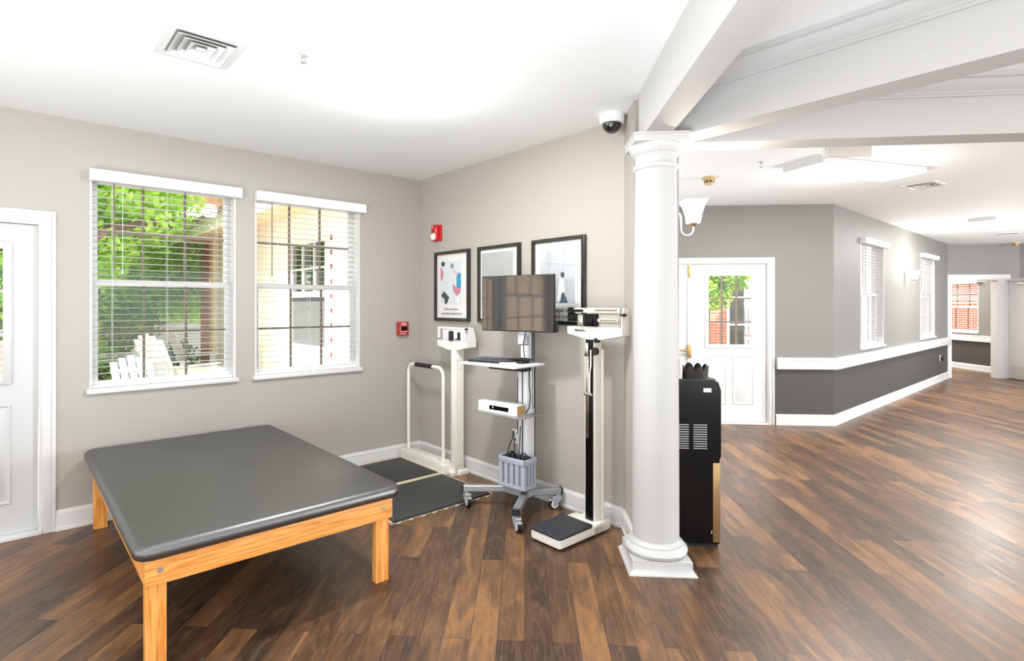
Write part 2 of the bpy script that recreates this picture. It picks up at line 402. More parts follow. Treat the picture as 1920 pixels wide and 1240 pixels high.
# floor and ceilings
fp = [(-7.3, -0.8), W(-6.0, 0.08)[:2], W(0, 0.0)[:2], (-2.40, 7.02), (-2.3, 7.17), (DX, 7.17), (EX - 0.12, EY + 0.0), (EX - 0.12, 16.3), (10.40, 16.3), (10.40, 12.0), (14.0, 8.0), (14.0, -4.0), (-7.3, -4.0)]
fpc = None
fp[1] = W(-7.0, -0.05)[:2]; fp[2] = W(0, -0.05)[:2]
mb = MB(); mb.prism(fp, -0.05, 0.0)
tag(mb.build('floor', M['floor'], None, 0), 'brown wood-look plank floor', 'floor', kind='structure')
cp = [(x, -8.0 if y == -4.0 else y) for x, y in fp]  # rear edge carried past the floor, an unseen overhang added against sun bounce
mb = MB(); mb.prism(cp, H + 0.04, H + 0.14)
tag(mb.build('ceiling', M['ceil'], None, 0), 'white ceiling', 'ceiling', kind='structure')
# lower plane of the ordinary ceiling areas; between the beams the ceiling sits slightly higher with crown moulding
b2a = (0.905, 3.165)
mb = MB()
mb.prism([(-7.3, -8.0), (0.746, -8.0), (0.746, 3.3), (0.80, 3.43), (0.80, 3.6), (DX - 6.2, 7.1), W(0, -0.05)[:2], W(-7.0, -0.05)[:2], (-7.3, -0.8)], H, H + 0.05)
mb.prism([(0.80, 3.43), (14.0, 3.43), (14, 8.0), (10.40, 12.0), (10.40, 16.3), (EX - 0.12, 16.3), (EX - 0.12, EY), (DX, 7.17), (DX - 6.2, 7.17), (0.80, 3.6)], H, H + 0.05)
tag(mb.build('ceiling_panels', M['ceil'], None, 0), 'white ceiling of the therapy room and hall', 'ceiling', kind='structure')

ZB = 2.454
def beam(name, loc, ang, a0, a1, y0, y1, crown, label):
    mb = MB(); mb.box(a0, a1, y0, y1, ZB, H + 0.05)
    o = mb.build(name, M['beam'], None, 0, loc, ang)
    tag(o, label, 'ceiling beam', kind='structure')
    for s, yy in crown:
        mb = MB()
        pr = [(0, 0), (0.012, 0), (0.012, 0.012), (0.02, 0.016), (0.02, 0.028), (0.034, 0.036), (0.054, 0.056), (0.066, 0.078), (0.082, 0.084), (0.082, 0.113), (0, 0.113)]
        mb.extr([(yy + s * p, 2.668 + q) for p, q in pr], 'x', a0, a1)
        c = mb.build('crown_moulding', M['beam'], o, 30)
    return o
beam('ceiling_beam_1', (0.746, 3.10, 0), -PI / 2, -0.2, 7.1, -0.074, 0.074, [(1, 0.074)], 'white ceiling beam running from the column towards the viewer')
beam('ceiling_beam_2', (0.905, 3.165, 0), -A45, -0.15, 9.5, 0.0, 0.170, [(-1, 0.0), (1, 0.17)], 'white ceiling beam running diagonally right from the column')
beam('ceiling_beam_3', (0.80, 3.345, 0), math.radians(-1.6), 0.0, 13.0, 0.0, 0.18, [(-1, 0.0)], 'white ceiling beam running across behind the diagonal one')

def base_run(name, loc, ang, segs, label, h=0.135, side=-1):
    mb = MB()
    for a, b in segs:
        mb.extr([(0, 0), (side * 0.022, 0), (side * 0.022, 0.018), (side * 0.016, 0.022), (side * 0.016, h - 0.022), (side * 0.010, h - 0.014), (side * 0.007, h), (0, h)], 'x', a, b)
    return tag(mb.build(name, M['trim'], None, 30, loc, ang), label, 'baseboard', kind='structure')
base_run('baseboard_left', W(0, 0), A45, [(-7, -3.94), (-2.885, 0)], 'white baseboard along the window wall')
base_run('baseboard_back', W(0, 0), -A45, [(0, 2.425)], 'white baseboard along the picture wall')
base_run('baseboard_column', (0.664, 3.732, 0), -PI / 2, [(-0.01, 0.34)], 'short white baseboard on the angled wall end behind the column')
base_run('baseboard_hall', (DX, DY, 0), 0, [(-6.1, -2.73), (-0.69, 0.012)], 'white baseboard beside the double door')
base_run('baseboard_hall_right', (DX, DY, 0), A45, [(0, 6.80)], 'white baseboard along the long hall wall')
base_run('baseboard_far_room', (10.27, 16.2, 0), -PI / 2, [(0.0, 4.1)], 'white baseboard in the far corridor')
def rail_run(name, loc, ang, a, b, label, z0=0.695, z1=0.84):
    mb = MB()
    mb.extr([(0, z0 + 0.004), (-0.05, z0), (-0.058, z0 + 0.01), (-0.058, z1 - 0.05), (-0.046, z1 - 0.044), (-0.046, z1 - 0.034), (-0.056, z1 - 0.028), (-0.056, z1 - 0.006), (-0.048, z1), (0, z1)], 'x', a, b)
    return tag(mb.build(name, M['trim'], None, 30, loc, ang), label, 'handrail', kind='structure')
rail_run('trim_1', (DX, DY, 0), 0, -0.69, 0.024, 'white bumper handrail beside the double door')
rail_run('trim_2', (DX, DY, 0), A45, -0.024, 6.86, 'white bumper handrail along the long hall wall')
rail_run('trim_3', (10.27, 16.2, 0), -PI / 2, 0.0, 4.1, 'white bumper handrail in the far corridor', 0.66, 0.80)

def casing(mb, a0, a1, zt, w=0.075, d=0.018, legs=(True, True)):
    """door casing in local coords on the room side (negative y)"""
    zt2 = zt + w
    for sx, x in ((-1, a0), (1, a1)):
        f = lambda p, q: (min(x + sx * p, x + sx * q), max(x + sx * p, x + sx * q))
        mb.box(*f(0, w - 0.024), -d * 0.6, 0.0, 0, zt, 0.003)
        mb.box(*f(w - 0.024, w), -d, 0.0, 0, zt2 - 0.024, 0.004)
    mb.box(a0 - w + 0.024, a1 + w - 0.024, -d * 0.6, 0.0, zt, zt2 - 0.045, 0.003)
    mb.box(a0 - w + 0.024, a1 + w - 0.024, -d * 0.8, 0.0, zt2 - 0.045, zt2 - 0.024, 0.003)
    mb.box(a0 - w, a1 + w, -d, 0.0, zt2 - 0.024, zt2, 0.004)
    return mb
def frame_box(mb, x0, x1, z0, z1, y0, y1, w):
    mb.box(x0, x0 + w, y0, y1, z0, z1); mb.box(x1 - w, x1, y0, y1, z0, z1)
    mb.box(x0 + w, x1 - w, y0, y1, z0, z0 + w); mb.box(x0 + w, x1 - w, y0, y1, z1 - w, z1)
def molding(mb, x0, x1, z0, z1, y, w=0.022, d=0.008):
    """raised panel: bevelled border and field, standing d off the plane y towards the room"""
    a = [Vector((x0, y, z0)), Vector((x1, y, z0)), Vector((x1, y, z1)), Vector((x0, y, z1))]
    ins = lambda k, yy: [Vector((x0 + k, yy, z0 + k)), Vector((x1 - k, yy, z0 + k)), Vector((x1 - k, yy, z1 - k)), Vector((x0 + k, yy, z1 - k))]
    mb.rings([a, ins(w * 0.3, y - d), ins(w * 0.55, y - d), ins(w, y - 0.001), ins(w * 1.5, y - 0.001), ins(w * 2.1, y - d * 0.8)], True)

# door_1 : white glazed door at the left edge
d1 = thing('door_1', 'white glazed door at the left edge of the window wall', 'door', W(0, 0), A45, kind='structure')
casing(MB(), -3.87, -2.957, 2.03).build('door_casing', M['trim'], d1, 30)
mb = MB(); mb.box(-3.87, -3.855, 0.0, 0.14, 0, 2.03); mb.box(-2.972, -2.957, 0.0, 0.14, 0, 2.03); mb.box(-3.855, -2.972, 0, 0.14, 2.015, 2.03); mb.build('door_jamb', M['trim'], d1, 0)
def lite_door(par, x0, x1, y, zt, gx0, gx1, gz0, gz1, grid, muntin_mat, low_panels, z0=0.03):
    mb = MB()
    mb.box(x0, gx0, y, y + 0.044, z0, zt); mb.box(gx1, x1, y, y + 0.044, z0, zt)
    mb.box(gx0, gx1, y, y + 0.044, z0, gz0); mb.box(gx0, gx1, y, y + 0.044, gz1, zt)
    for p in low_panels: molding(mb, *p, y)
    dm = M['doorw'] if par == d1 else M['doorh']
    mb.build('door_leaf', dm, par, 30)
    mb = MB(); w = 0.035
    for (a, b, c, d) in ((gx0 - w, gx0 + 0.012, gz0 - w, gz1 + w), (gx1 - 0.012, gx1 + w, gz0 - w, gz1 + w), (gx0, gx1, gz0 - w, gz0 + 0.012), (gx0, gx1, gz1 - 0.012, gz1 + w)):
        mb.box(a, b, y - 0.014, y + 0.005, c, d, 0.005)
    mb.build('glazing_frame', dm, par, 30)
    mb = MB(); mb.box(gx0, gx1, y + 0.018, y + 0.024, gz0, gz1); mb.build('glass_pane', M['glass'], par, 0)
    nx, nz = grid
    mb = MB()
    for i in range(1, nx): xx = gx0 + (gx1 - gx0) * i / nx; mb.box(xx - 0.009, xx + 0.009, y + 0.008, y + 0.034, gz0, gz1)
    for i in range(1, nz): zz = gz0 + (gz1 - gz0) * i / nz; mb.box(gx0, gx1, y + 0.009, y + 0.033, zz - 0.009, zz + 0.009)
    mb.build('glazing_bars', muntin_mat, par, 0)
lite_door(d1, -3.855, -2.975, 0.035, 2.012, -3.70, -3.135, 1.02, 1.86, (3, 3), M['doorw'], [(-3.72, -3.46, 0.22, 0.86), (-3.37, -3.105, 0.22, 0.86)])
mb = MB(); mb.box(-3.87, -2.957, -0.02, 0.15, 0, 0.028, 0.004); mb.build('threshold', M['trim'], d1, 30)

# door_2 : white glazed double door at the end of the hall
d2 = thing('door_2', 'white glazed double door in the short grey hall wall', 'door', (DX, DY, 0), 0, kind='structure')
casing(MB(), -2.64, -0.782, 2.01).build('door_casing', M['trim'], d2, 30)
mb = MB(); mb.box(-0.79, -0.782, 0, 0.14, 0, 2.02); mb.box(-2.64, -2.632, 0, 0.14, 0, 2.02); mb.box(-2.632, -0.79, 0, 0.14, 2.008, 2.02); mb.build('door_jamb', M['trim'], d2, 0)
lite_door(d2, -1.70, -0.795, 0.03, 2.0, -1.505, -0.965, 0.985, 1.87, (3, 3), M['muntin'], [(-1.53, -1.27, 0.24, 0.86), (-1.20, -0.94, 0.24, 0.86)])
lite_door(d2, -2.63, -1.72, 0.03, 2.0, -2.45, -1.915, 0.985, 1.87, (3, 3), M['muntin'], [(-2.48, -2.22, 0.24, 0.86), (-2.15, -1.89, 0.24, 0.86)])
mb = MB(); mb.box(-1.755, -1.715, 0.008, 0.03, 0.02, 1.995, 0.003); mb.build('astragal', M['doorh'], d2, 30)
mb = MB(); mb.box(-1.748, -1.722, -0.004, 0.009, 1.84, 1.99, 0.003); mb.box(-1.742, -1.728, -0.012, -0.003, 1.86, 1.90, 0.003); mb.build('flush_bolt', M['brass'], d2, 30)
mb = MB(); mb.box(-1.76, -1.715, -0.014, 0.009, 0.83, 0.99, 0.004); mb.cyl((-1.86, -0.03, 0.92), (-1.74, -0.03, 0.92), 0.011, n=12); mb.cyl((-1.755, -0.03, 0.92), (-1.755, 0.0, 0.92), 0.013, n=12); mb.build('door_latch', M['brass'], d2, 30)
mb = MB(); mb.box(-2.64, -0.782, -0.02, 0.16, 0, 0.022, 0.004); mb.build('threshold', M['trim'], d2, 30)

# door_3 : cased opening and open white door leaf at the far end
d3 = thing('door_3', 'white cased doorway with an open leaf at the far end of the hall', 'door', (0, 11.93, 0), 0, kind='structure')
casing(MB(), 8.70, 9.745, 2.03, 0.085).build('door_casing', M['trim'], d3, 30)
mb = MB(); mb.box(9.60, 9.745, -0.0, 0.17, 0, 2.03); mb.box(8.70, 8.72, 0, 0.15, 0, 2.03); mb.box(8.72, 9.60, 0, 0.15, 2.01, 2.03); mb.build('door_jamb', M['trim'], d3, 0)
mb = MB(); mb.box(0, 0.045, -1.02, 0, 0.012, 2.02, 0.003); lf = mb.build('door_leaf', M['doorh'], d3, 30, (9.80, -0.03, 0), math.radians(-4))
mb = MB(); mb.box(-0.004, 0.0, -1.0, -0.02, 0.02, 0.27); mb.build('kick_plate', M['kick'], lf, 0)
mb = MB(); mb.box(-0.05, 0.0, -0.52, -0.22, 1.90, 1.96, 0.008); mb.box(-0.035, -0.015, -0.40, 0.02, 1.965, 1.985, 0.004); mb.build('door_closer', M['steel'], lf, 30)
mb = MB(); mb.box(9.15, 9.58, -0.03, 0.0, 1.965, 1.99, 0.004); mb.build('door_closer_track', M['steel'], d3, 30)

# windows (double-hung) and their blinds
def make_window(name, label, loc, ang, x0, x1, z0, z1, thick=0.16, bars=None):
    w = thing(name, label, 'window', loc, ang, kind='structure')
    mb = MB()  # jamb lining, stool
    mb.box(x0, x0 + 0.012, 0.0, thick, z0, z1); mb.box(x1 - 0.012, x1, 0, thick, z0, z1); mb.box(x0, x1, 0, thick, z1 - 0.012, z1)
    mb.build('window_lining', M['trim'], w, 0)
    mb = MB(); mb.box(x0 - 0.02, x1 + 0.02, -0.03, thick, z0 - 0.022, z0 + 0.012, 0.006); mb.build('window_sill', M['trim'], w, 30)
    zm = (z0 + z1) / 2 - 0.008
    def sash(za, zb, y, nm):
        mb = MB(); frame_box(mb, x0 + 0.012, x1 - 0.012, za, zb, y, y + 0.03, 0.042)
        s = mb.build(nm, M['trim'], w, 0)
        mb = MB(); mb.box(x0 + 0.05, x1 - 0.05, y + 0.012, y + 0.017, za + 0.04, zb - 0.04); mb.build('glass_pane', M['glass'], s, 0)
        mb = MB(); xa, xb = x0 + 0.054, x1 - 0.054
        for i in (1, 2): xx = xa + (xb - xa) * i / 3; mb.box(xx - 0.008, xx + 0.008, y + 0.006, y + 0.024, za + 0.04, zb - 0.04)
        zz = (za + zb) / 2; mb.box(xa, xb, y + 0.007, y + 0.023, zz - 0.008, zz + 0.008)
        mb.build('glazing_bars', bars or M['muntin'], s, 0)
    sash(zm - 0.022, z1 - 0.012, 0.118, 'upper_sash'); sash(z0 + 0.012, zm + 0.022, 0.084, 'lower_sash')
    return w
def make_blind(label, loc, ang, x0, x1, z0, z1, tilt=0.0, wand=0.14):
    b = thing('window_blind', label, 'blind', loc, ang, 'white venetian blinds')
    mb = MB(); d = 0.066
    mb.extr([(0.0, z1 - 0.072), (-d, z1 - 0.072), (-d, z1 - 0.038), (-d - 0.005, z1 - 0.034), (-d - 0.005, z1 - 0.014), (-d + 0.004, z1 - 0.008), (-d - 0.008, z1 + 0.002), (0.0, z1 + 0.002)], 'x', x0 - 0.004, x1 + 0.032)
    mb.build('valance', M['blind'], b, 30)
    mb = MB(); n = int((z1 - z0 - 0.07) / 0.0455); yc = 0.045
    for i in range(n):
        z = z1 - 0.03 - i * 0.0455
        Mx = Matrix.Translation((0, yc, z)) @ Matrix.Rotation(tilt, 4, 'X')
        mb.extr([(-0.025, -0.0015), (-0.012, 0.0012), (0, 0.002), (0.012, 0.0012), (0.025, -0.0015), (0.012, -0.0012), (0, -0.0004), (-0.012, -0.0012)], 'x', x0 + 0.016, x1 - 0.016, Mx)
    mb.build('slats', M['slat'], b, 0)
    mb = MB(); mb.box(x0 + 0.016, x1 - 0.016, yc - 0.025, yc + 0.025, z0 + 0.014, z0 + 0.032, 0.004); mb.build('bottom_rail', M['blind'], b, 30)
    for fx in (0.14, 0.5, 0.86):
        xx = x0 + (x1 - x0) * fx; mb = MB()
        for yy in (yc - 0.027, yc + 0.027): mb.cyl((xx, yy, z0 + 0.03), (xx, yy, z1 - 0.02), 0.0009, n=5)
        mb.box(xx - 0.0008, xx + 0.0008, yc - 0.027, yc + 0.027, z0 + 0.03, z0 + 0.032)
        mb.build('ladder_cord', M['blind'], b, 0)
    mb = MB(); mb.cyl((x0 + wand, yc - 0.036, z1 - 0.68), (x0 + wand, yc - 0.036, z1 - 0.06), 0.0045, n=8); mb.build('tilt_wand', M['muntin'], b, 30)
    mb = MB(); mb.cyl((x0 + wand + 0.05, yc - 0.034, z1 - 0.68), (x0 + wand + 0.05, yc - 0.034, z1), 0.0015, n=6); mb.cyl((x0 + wand + 0.05, yc - 0.034, z1 - 0.70), (x0 + wand + 0.05, yc - 0.034, z1 - 0.675), 0.005, n=8); mb.build('lift_cord', M['blind'], b, 30)
    return b
make_window('window_1', 'double-hung window nearest the white door', W(0, 0), A45, *WIN[0], *WZ)
make_window('window_2', 'double-hung window nearest the room corner', W(0, 0), A45, *WIN[1], *WZ)
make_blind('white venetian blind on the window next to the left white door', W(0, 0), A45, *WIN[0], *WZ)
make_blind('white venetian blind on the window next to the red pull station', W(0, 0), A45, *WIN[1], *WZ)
make_window('window_6', 'double-hung window left of the white door', W(0, 0), A45, *WIN[2], *WZ)
make_window('window_3', 'window of the long hall wall nearest the double door', (DX, DY, 0), A45, *RWIN[0], 0.90, 2.41, bars=M['trim'])
make_window('window_4', 'window of the long hall wall beyond the wall lamp', (DX, DY, 0), A45, *RWIN[1], 0.90, 2.41, bars=M['trim'])
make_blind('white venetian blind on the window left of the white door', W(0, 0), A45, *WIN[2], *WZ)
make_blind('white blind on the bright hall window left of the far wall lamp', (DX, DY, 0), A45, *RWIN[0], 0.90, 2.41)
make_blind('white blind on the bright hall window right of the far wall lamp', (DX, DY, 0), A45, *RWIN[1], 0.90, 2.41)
make_window('window_5', 'window with a brick view inside the far doorway', (10.27, 16.2, 0), -PI / 2, 1.72, 2.93, 0.86, 2.06, 0.14)
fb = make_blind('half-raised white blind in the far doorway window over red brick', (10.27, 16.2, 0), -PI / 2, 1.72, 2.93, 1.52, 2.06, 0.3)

# ------------------------------------------------------------------ column
c = thing('column', 'white round column on a square plinth at the end of the picture wall', 'column', (0.759, 3.255, 0), 0)
mb = MB()
def sq(h, z): return [Vector((-h, -h, z)), Vector((h, -h, z)), Vector((h, h, z)), Vector((-h, h, z))]
mb.rings([sq(0.185, 0), sq(0.184, 0.006), sq(0.178, 0.012), sq(0.166, 0.022), sq(0.163, 0.03), sq(0.163, 0.074)])
mb.build('plinth', M['colw'], c, 30)
mb = MB()
mb.lathe([(0.160, 0.074), (0.170, 0.082), (0.176, 0.098), (0.170, 0.114), (0.160, 0.120), (0.150, 0.126), (0.150, 0.136), (0.140, 0.142), (0.133, 0.156)], 64); mb.build('base_torus', M['colw'], c, 40)
mb = MB(); pr = []
for k in range(13):
    t = k / 12; r = 0.130 - 0.016 * (t ** 1.8); pr.append((r, 0.15 + t * (2.285 - 0.15)))
mb.lathe(pr, 64); mb.build('shaft', M['beam'], c, 40)
mb = MB(); mb.lathe([(0.114, 2.265), (0.118, 2.268), (0.126, 2.276), (0.127, 2.284), (0.126, 2.293), (0.118, 2.299), (0.115, 2.303), (0.115, 2.340), (0.120, 2.343), (0.122, 2.35), (0.128, 2.354), (0.138, 2.368), (0.148, 2.388), (0.151, 2.402), (0.150, 2.410)], 64); mb.build('echinus', M['colw'], c, 40)
mb = MB(); mb.rings([sq(0.146, 2.405), sq(0.147, 2.440), sq(0.153, 2.444), sq(0.153, 2.4535)]); mb.build('abacus', M['colw'], c, 30)

# ------------------------------------------------------------------ treatment mat table
t = thing('mat_table', 'low oak therapy table with a black padded vinyl top under the windows', 'treatment table', W(-2.12, 1.05), A45)
# local x = u + 2.12, local y = -(v - 1.05)
tx0, tx1, ty0, ty1 = -0.58, 0.575, -0.97, 0.97
mb = MB(); mb.slab(-0.622, 0.622, -1.012, 1.006, 0.456, 0.522, 0.07, 0.03); mb.build('padded_top', M['vinyl'], t, 60)
mb = MB(); mb.box(tx0, tx1, ty0, ty0 + 0.024, 0.345, 0.455, 0.003); ap = mb.build('apron', M['oakx'], t, 30)
for xx in (tx0 + 0.055, tx1 - 0.055): MB().cyl((xx, ty0 - 0.004, 0.405), (xx, ty0 + 0.002, 0.405), 0.011, n=18).build('bolt_cap', M['steel'], ap, 30)
mb = MB(); mb.box(tx0, tx1, ty1 - 0.024, ty1, 0.345, 0.455, 0.003); mb.build('apron', M['oakx'], t, 30)
mb = MB(); mb.box(tx0 + 0.001, tx0 + 0.025, ty0 + 0.024, ty1 - 0.024, 0.345, 0.455, 0.003); mb.build('apron', M['oaky'], t, 30)
mb = MB(); mb.box(tx1 - 0.025, tx1 - 0.001, ty0 + 0.024, ty1 - 0.024, 0.345, 0.455, 0.003); mb.build('apron', M['oaky'], t, 30)
for sx in (0, 1):
    for sy in (0, 1):
        mb = MB()
        xa = tx0 + 0.006 if sx == 0 else tx1 - 0.086; ya = ty0 + 0.0245 if sy == 0 else ty1 - 0.072
        mb.box(xa + 0.0, xa + 0.078, ya, ya + 0.047, 0, 0.455, 0.004); mb.build('leg', M['oakz'], t, 30)

# ------------------------------------------------------------------ wheelchair platform scale
s = thing('platform_scale', 'white beam scale with a low black mat platform in the room corner', 'scale', W(-0.2, 0.7), A45)
def s_(u): return u + 0.2
def sv(v): return -(v - 0.7)
mb = MB(); mb.box(s_(-1.16), s_(-0.245), sv(0.735), sv(0.045), 0.004, 0.03, 0.003); mb.build('platform', M['brassrail'], s, 30)
mb = MB(); mb.box(s_(-1.13), s_(-0.285), sv(0.705), sv(0.09), 0.03, 0.036, 0.002); mb.build('platform_mat', M['rubber'], s, 30)
mb = MB(); mb.box(s_(-1.16), s_(-0.25), sv(1.37), sv(0.74), 0.0, 0.022, 0.003); r_ = mb.build('ramp', M['brassrail'], s, 30)
mb = MB(); mb.box(s_(-1.15), s_(-0.275), sv(1.376), sv(0.755), 0.012, 0.028, 0.002)
mb.build('ramp_mat', M['rubber'], r_, 30)
for k in range(9): MB().box(s_(-1.12 + k * 0.1), s_(-1.085 + k * 0.1), sv(1.379), sv(1.372), 0.002, 0.010).build('edge_stud', M['scalewhite'], r_, 0)
mb = MB(); mb.box(s_(-0.262), s_(-0.15), sv(0.705), sv(0.06), 0.01, 0.118, 0.004)
mb.box(s_(-0.262), s_(-0.14), sv(0.76), sv(0.705), 0.012, 0.094, 0.004)
ho = mb.build('side_housing', M['scalewhite'], s, 30)
for v in (0.10, 0.58): MB().cyl((s_(-0.265), sv(v), 0.075), (s_(-0.259), sv(v), 0.075), 0.005, n=10).build('screw', M['steel'], ho, 30)
for v in (0.12, 0.65):
    for du in (-0.035, 0.03): MB().cyl((s_(-0.2 + du), sv(v), 0.116), (s_(-0.2 + du), sv(v), 0.124), 0.008, n=10).build('screw', M['steel'], ho, 30)
# hand rail
pts = [(s_(-0.2), sv(0.105), 0.115), (s_(-0.2), sv(0.105), 0.60)]
for k in range(9): a = PI / 2 * k / 8; pts.append((s_(-0.2), sv(0.105 + 0.08 * (1 - math.cos(a))), 0.85 + 0.08 * math.sin(a)))
pts += [(s_(-0.2), sv(0.4), 0.93)]
for k in range(9): a = PI / 2 * k / 8; pts.append((s_(-0.2), sv(0.585 + 0.08 * math.sin(a)), 0.85 + 0.08 * math.cos(a)))
pts += [(s_(-0.2), sv(0.665), 0.60), (s_(-0.2), sv(0.665), 0.115)]
hr = MB().tube(pts, 0.0155, 14).build('hand_rail', M['scalewhite'], s, 60)
MB().cyl((s_(-0.2), sv(0.23), 0.93), (s_(-0.2), sv(0.50), 0.93), 0.0205, n=18).build('foam_grip', M['grip'], hr, 60)
mb = MB(); mb.box(s_(-0.185), s_(-0.085), sv(0.815), sv(0.755), 0.02, 1.10, 0.005); po = mb.build('post', M['scalewhite'], s, 30)
mb = MB()
for k in range(5): mb.box(s_(-0.172 + k * 0.017), s_(-0.166 + k * 0.017), sv(0.8185), sv(0.8145), 0.1, 1.02)
mb.build('post_ribs', M['scalewhite'], po, 0)
mb = MB(); mb.box(s_(-0.155), s_(-0.04), sv(0.835), sv(0.74), 0.0, 0.045, 0.006); mb.box(s_(-0.215), s_(-0.15), sv(0.815), sv(0.755), 0.0, 0.04, 0.004); mb.build('post_foot', M['scalewhite'], s, 30)
mb = MB(); mb.box(s_(-0.14), s_(-0.12), sv(0.818), sv(0.8145), 1.06, 1.075); mb.box(s_(-0.165), s_(-0.105), sv(0.8175), sv(0.8145), 1.005, 1.008); mb.box(s_(-0.15), s_(-0.12), sv(0.8175), sv(0.8145), 0.93, 0.936); mb.build('post_marks', M['greyplast'], po, 0)
def beam_head(par, w=0.425, d=0.10, style=0):
    """weigh-beam head in local coordinates: face towards -x, length along y, top tray at z = 0"""
    tray_m = M['scalewhite']
    MX = Matrix(((0, 0, 1, -d / 2), (-1, 0, 0, 0), (0, 1, 0, 0), (0, 0, 0, 1)))
    mb = MB(); mb.prism([(-w / 2, 0), (-w / 2, -0.048), (-0.05, -0.082), (0.05, -0.082), (w / 2, -0.05), (w / 2, 0)], 0, d, MX)
    tr = mb.build('beam_tray', tray_m, par, 30)
    # end bracket
    mb = MB(); mb.extr([(-d / 2, 0), (d / 2, 0), (d / 2, 0.02), (d / 2 - 0.03, 0.12), (-d / 2 + 0.02, 0.125), (-d / 2, 0.06)], 'y', -w / 2, -w / 2 + 0.006)
    mb.build('end_bracket', tray_m, par, 30)
    return tr
hd = bpy.data.objects.new('weigh_beam_head', None); COL.objects.link(hd); hd.parent = s; hd.location = (s_(-0.13), sv(0.762), 1.178)
beam_head(hd)
mb = MB(); mb.box(-0.045, -0.04, -0.19, 0.14, 0.003, 0.115, 0.002); mb.build('graduated_plate', M['whiteplast'], hd, 30)
mb = MB(); mb.box(-0.055, -0.035, -0.205, 0.205, 0.102, 0.12, 0.003); mb.box(-0.055, -0.035, 0.185, 0.205, 0.02, 0.11, 0.003); mb.build('weigh_beam', M['scalewhite'], hd, 30)
mb = MB(); mb.box(-0.066, -0.03, -0.02, 0.028, 0.0, 0.085, 0.004); mb.build('large_poise', M['black'], hd, 30)
mb = MB(); mb.box(-0.062, -0.03, -0.115, -0.09, 0.02, 0.078, 0.004); mb.box(-0.062, -0.03, -0.118, -0.06, 0.012, 0.022, 0.002); mb.build('small_poise', M['black'], hd, 30)
MB().cyl((-0.06, -0.2, 0.108), (-0.03, -0.2, 0.108), 0.009, n=12).build('pivot_knob', M['black'], hd, 30); MB().cyl((-0.045, 0.015, 0.118), (-0.045, 0.015, 0.135), 0.004, n=8).build('beam_pin', M['steel'], hd, 30); mb = MB(); mb.cyl((-0.064, -0.212, 0.085), (-0.055, -0.212, 0.085), 0.013, n=14); mb.build('balance_knob', M['steel'], hd, 30)

# ------------------------------------------------------------------ upright physician scale
p = thing('physician_scale', 'white upright beam scale with a small black platform beside the column', 'scale', W(-0.19, 2.31), A45)
def pu(u): return u + 0.19
def pv(v): return -(v - 2.31)
MB().slab(pu(-0.605), pu(-0.16), pv(2.385), pv(2.135), 0.012, 0.068, 0.02, 0.008).build('base', M['scalewhite'], p, 50)
for uu in (-0.57, -0.2):
    for vv in (2.17, 2.35): MB().cyl((pu(uu), pv(vv), 0), (pu(uu), pv(vv), 0.014), 0.014, n=12).build('foot_pad', M['black'], p, 30)
MB().slab(pu(-0.61), pu(-0.285), pv(2.39), pv(2.13), 0.068, 0.086, 0.02, 0.006).build('platform_mat', pm('ribbed_black_mat', (50, 51, 58), 0.45, noise=0.2, scale=220, bump=0.5), p, 50)
mb = MB(); mb.box(pu(-0.275), pu(-0.10), pv(2.385), pv(2.2), 0.012, 0.078, 0.006); mb.build('column_foot', M['scalewhite'], p, 30)
mb = MB(); mb.box(pu(-0.235), pu(-0.15), pv(2.352), pv(2.275), 0.07, 1.27, 0.006); mb.box(pu(-0.152), pu(-0.135), pv(2.36), pv(2.29), 0.075, 1.2, 0.004); cl = mb.build('column_post', M['scalewhite'], p, 30)
mb = MB(); mb.box(pu(-0.243), pu(-0.233), pv(2.347), pv(2.288), 0.085, 1.265, 0.002); mb.build('height_rod_channel', M['blackgl'], cl, 30)
mb = MB(); mb.box(pu(-0.2475), pu(-0.242), pv(2.318), pv(2.294), 0.62, 1.2, 0.001); hrod = mb.build('height_rod', M['chrome'], cl, 30)
mb = MB()
for k in range(46): mb.box(pu(-0.2478), pu(-0.247), pv(2.317), pv(2.317 - (0.012 if k % 2 else 0.018)), 0.63 + k * 0.0125, 0.6325 + k * 0.0125)
mb.build('scale_marks', M['black'], hrod, 0)
mb = MB(); mb.tube([(pu(-0.258), pv(2.336), 0.92), (pu(-0.258), pv(2.337), 1.05), (pu(-0.258), pv(2.345), 1.10), (pu(-0.258), pv(2.345), 1.2)], 0.006, 8); mb.box(pu(-0.262), pu(-0.245), pv(2.35), pv(2.288), 0.90, 0.918, 0.003); mb.box(pu(-0.258), pu(-0.244), pv(2.322), pv(2.29), 1.155, 1.245, 0.002); mb.build('headpiece', M['chrome'], cl, 40)
MB().cyl((pu(-0.25), pv(2.36), 1.19), (pu(-0.225), pv(2.36), 1.19), 0.026, n=16).build('lock_knob', M['black'], cl, 40); mb = MB(); mb.cyl((pu(-0.25), pv(2.375), 1.262), (pu(-0.215), pv(2.375), 1.262), 0.016, n=14); mb.build('stop_knob', M['black'], cl, 40)
hd2 = bpy.data.objects.new('weigh_beam_head', None); COL.objects.link(hd2); hd2.parent = p; hd2.location = (pu(-0.19), pv(2.352), 1.348)
beam_head(hd2, 0.44, 0.10)
mb = MB(); mb.box(-0.055, -0.04, -0.205, 0.19, 0.092, 0.124, 0.002); mb.box(-0.055, -0.04, -0.19, -0.02, 0.034, 0.056, 0.002); mb.build('weigh_beam', pm('cream_beam_plate', (216, 206, 186), 0.4), hd2, 30)
mb = MB()
for k in range(30): mb.box(-0.0562, -0.0548, -0.185 + k * 0.0058, -0.1822 + k * 0.0058, 0.103, 0.103 + (0.011 if k % 5 else 0.015))
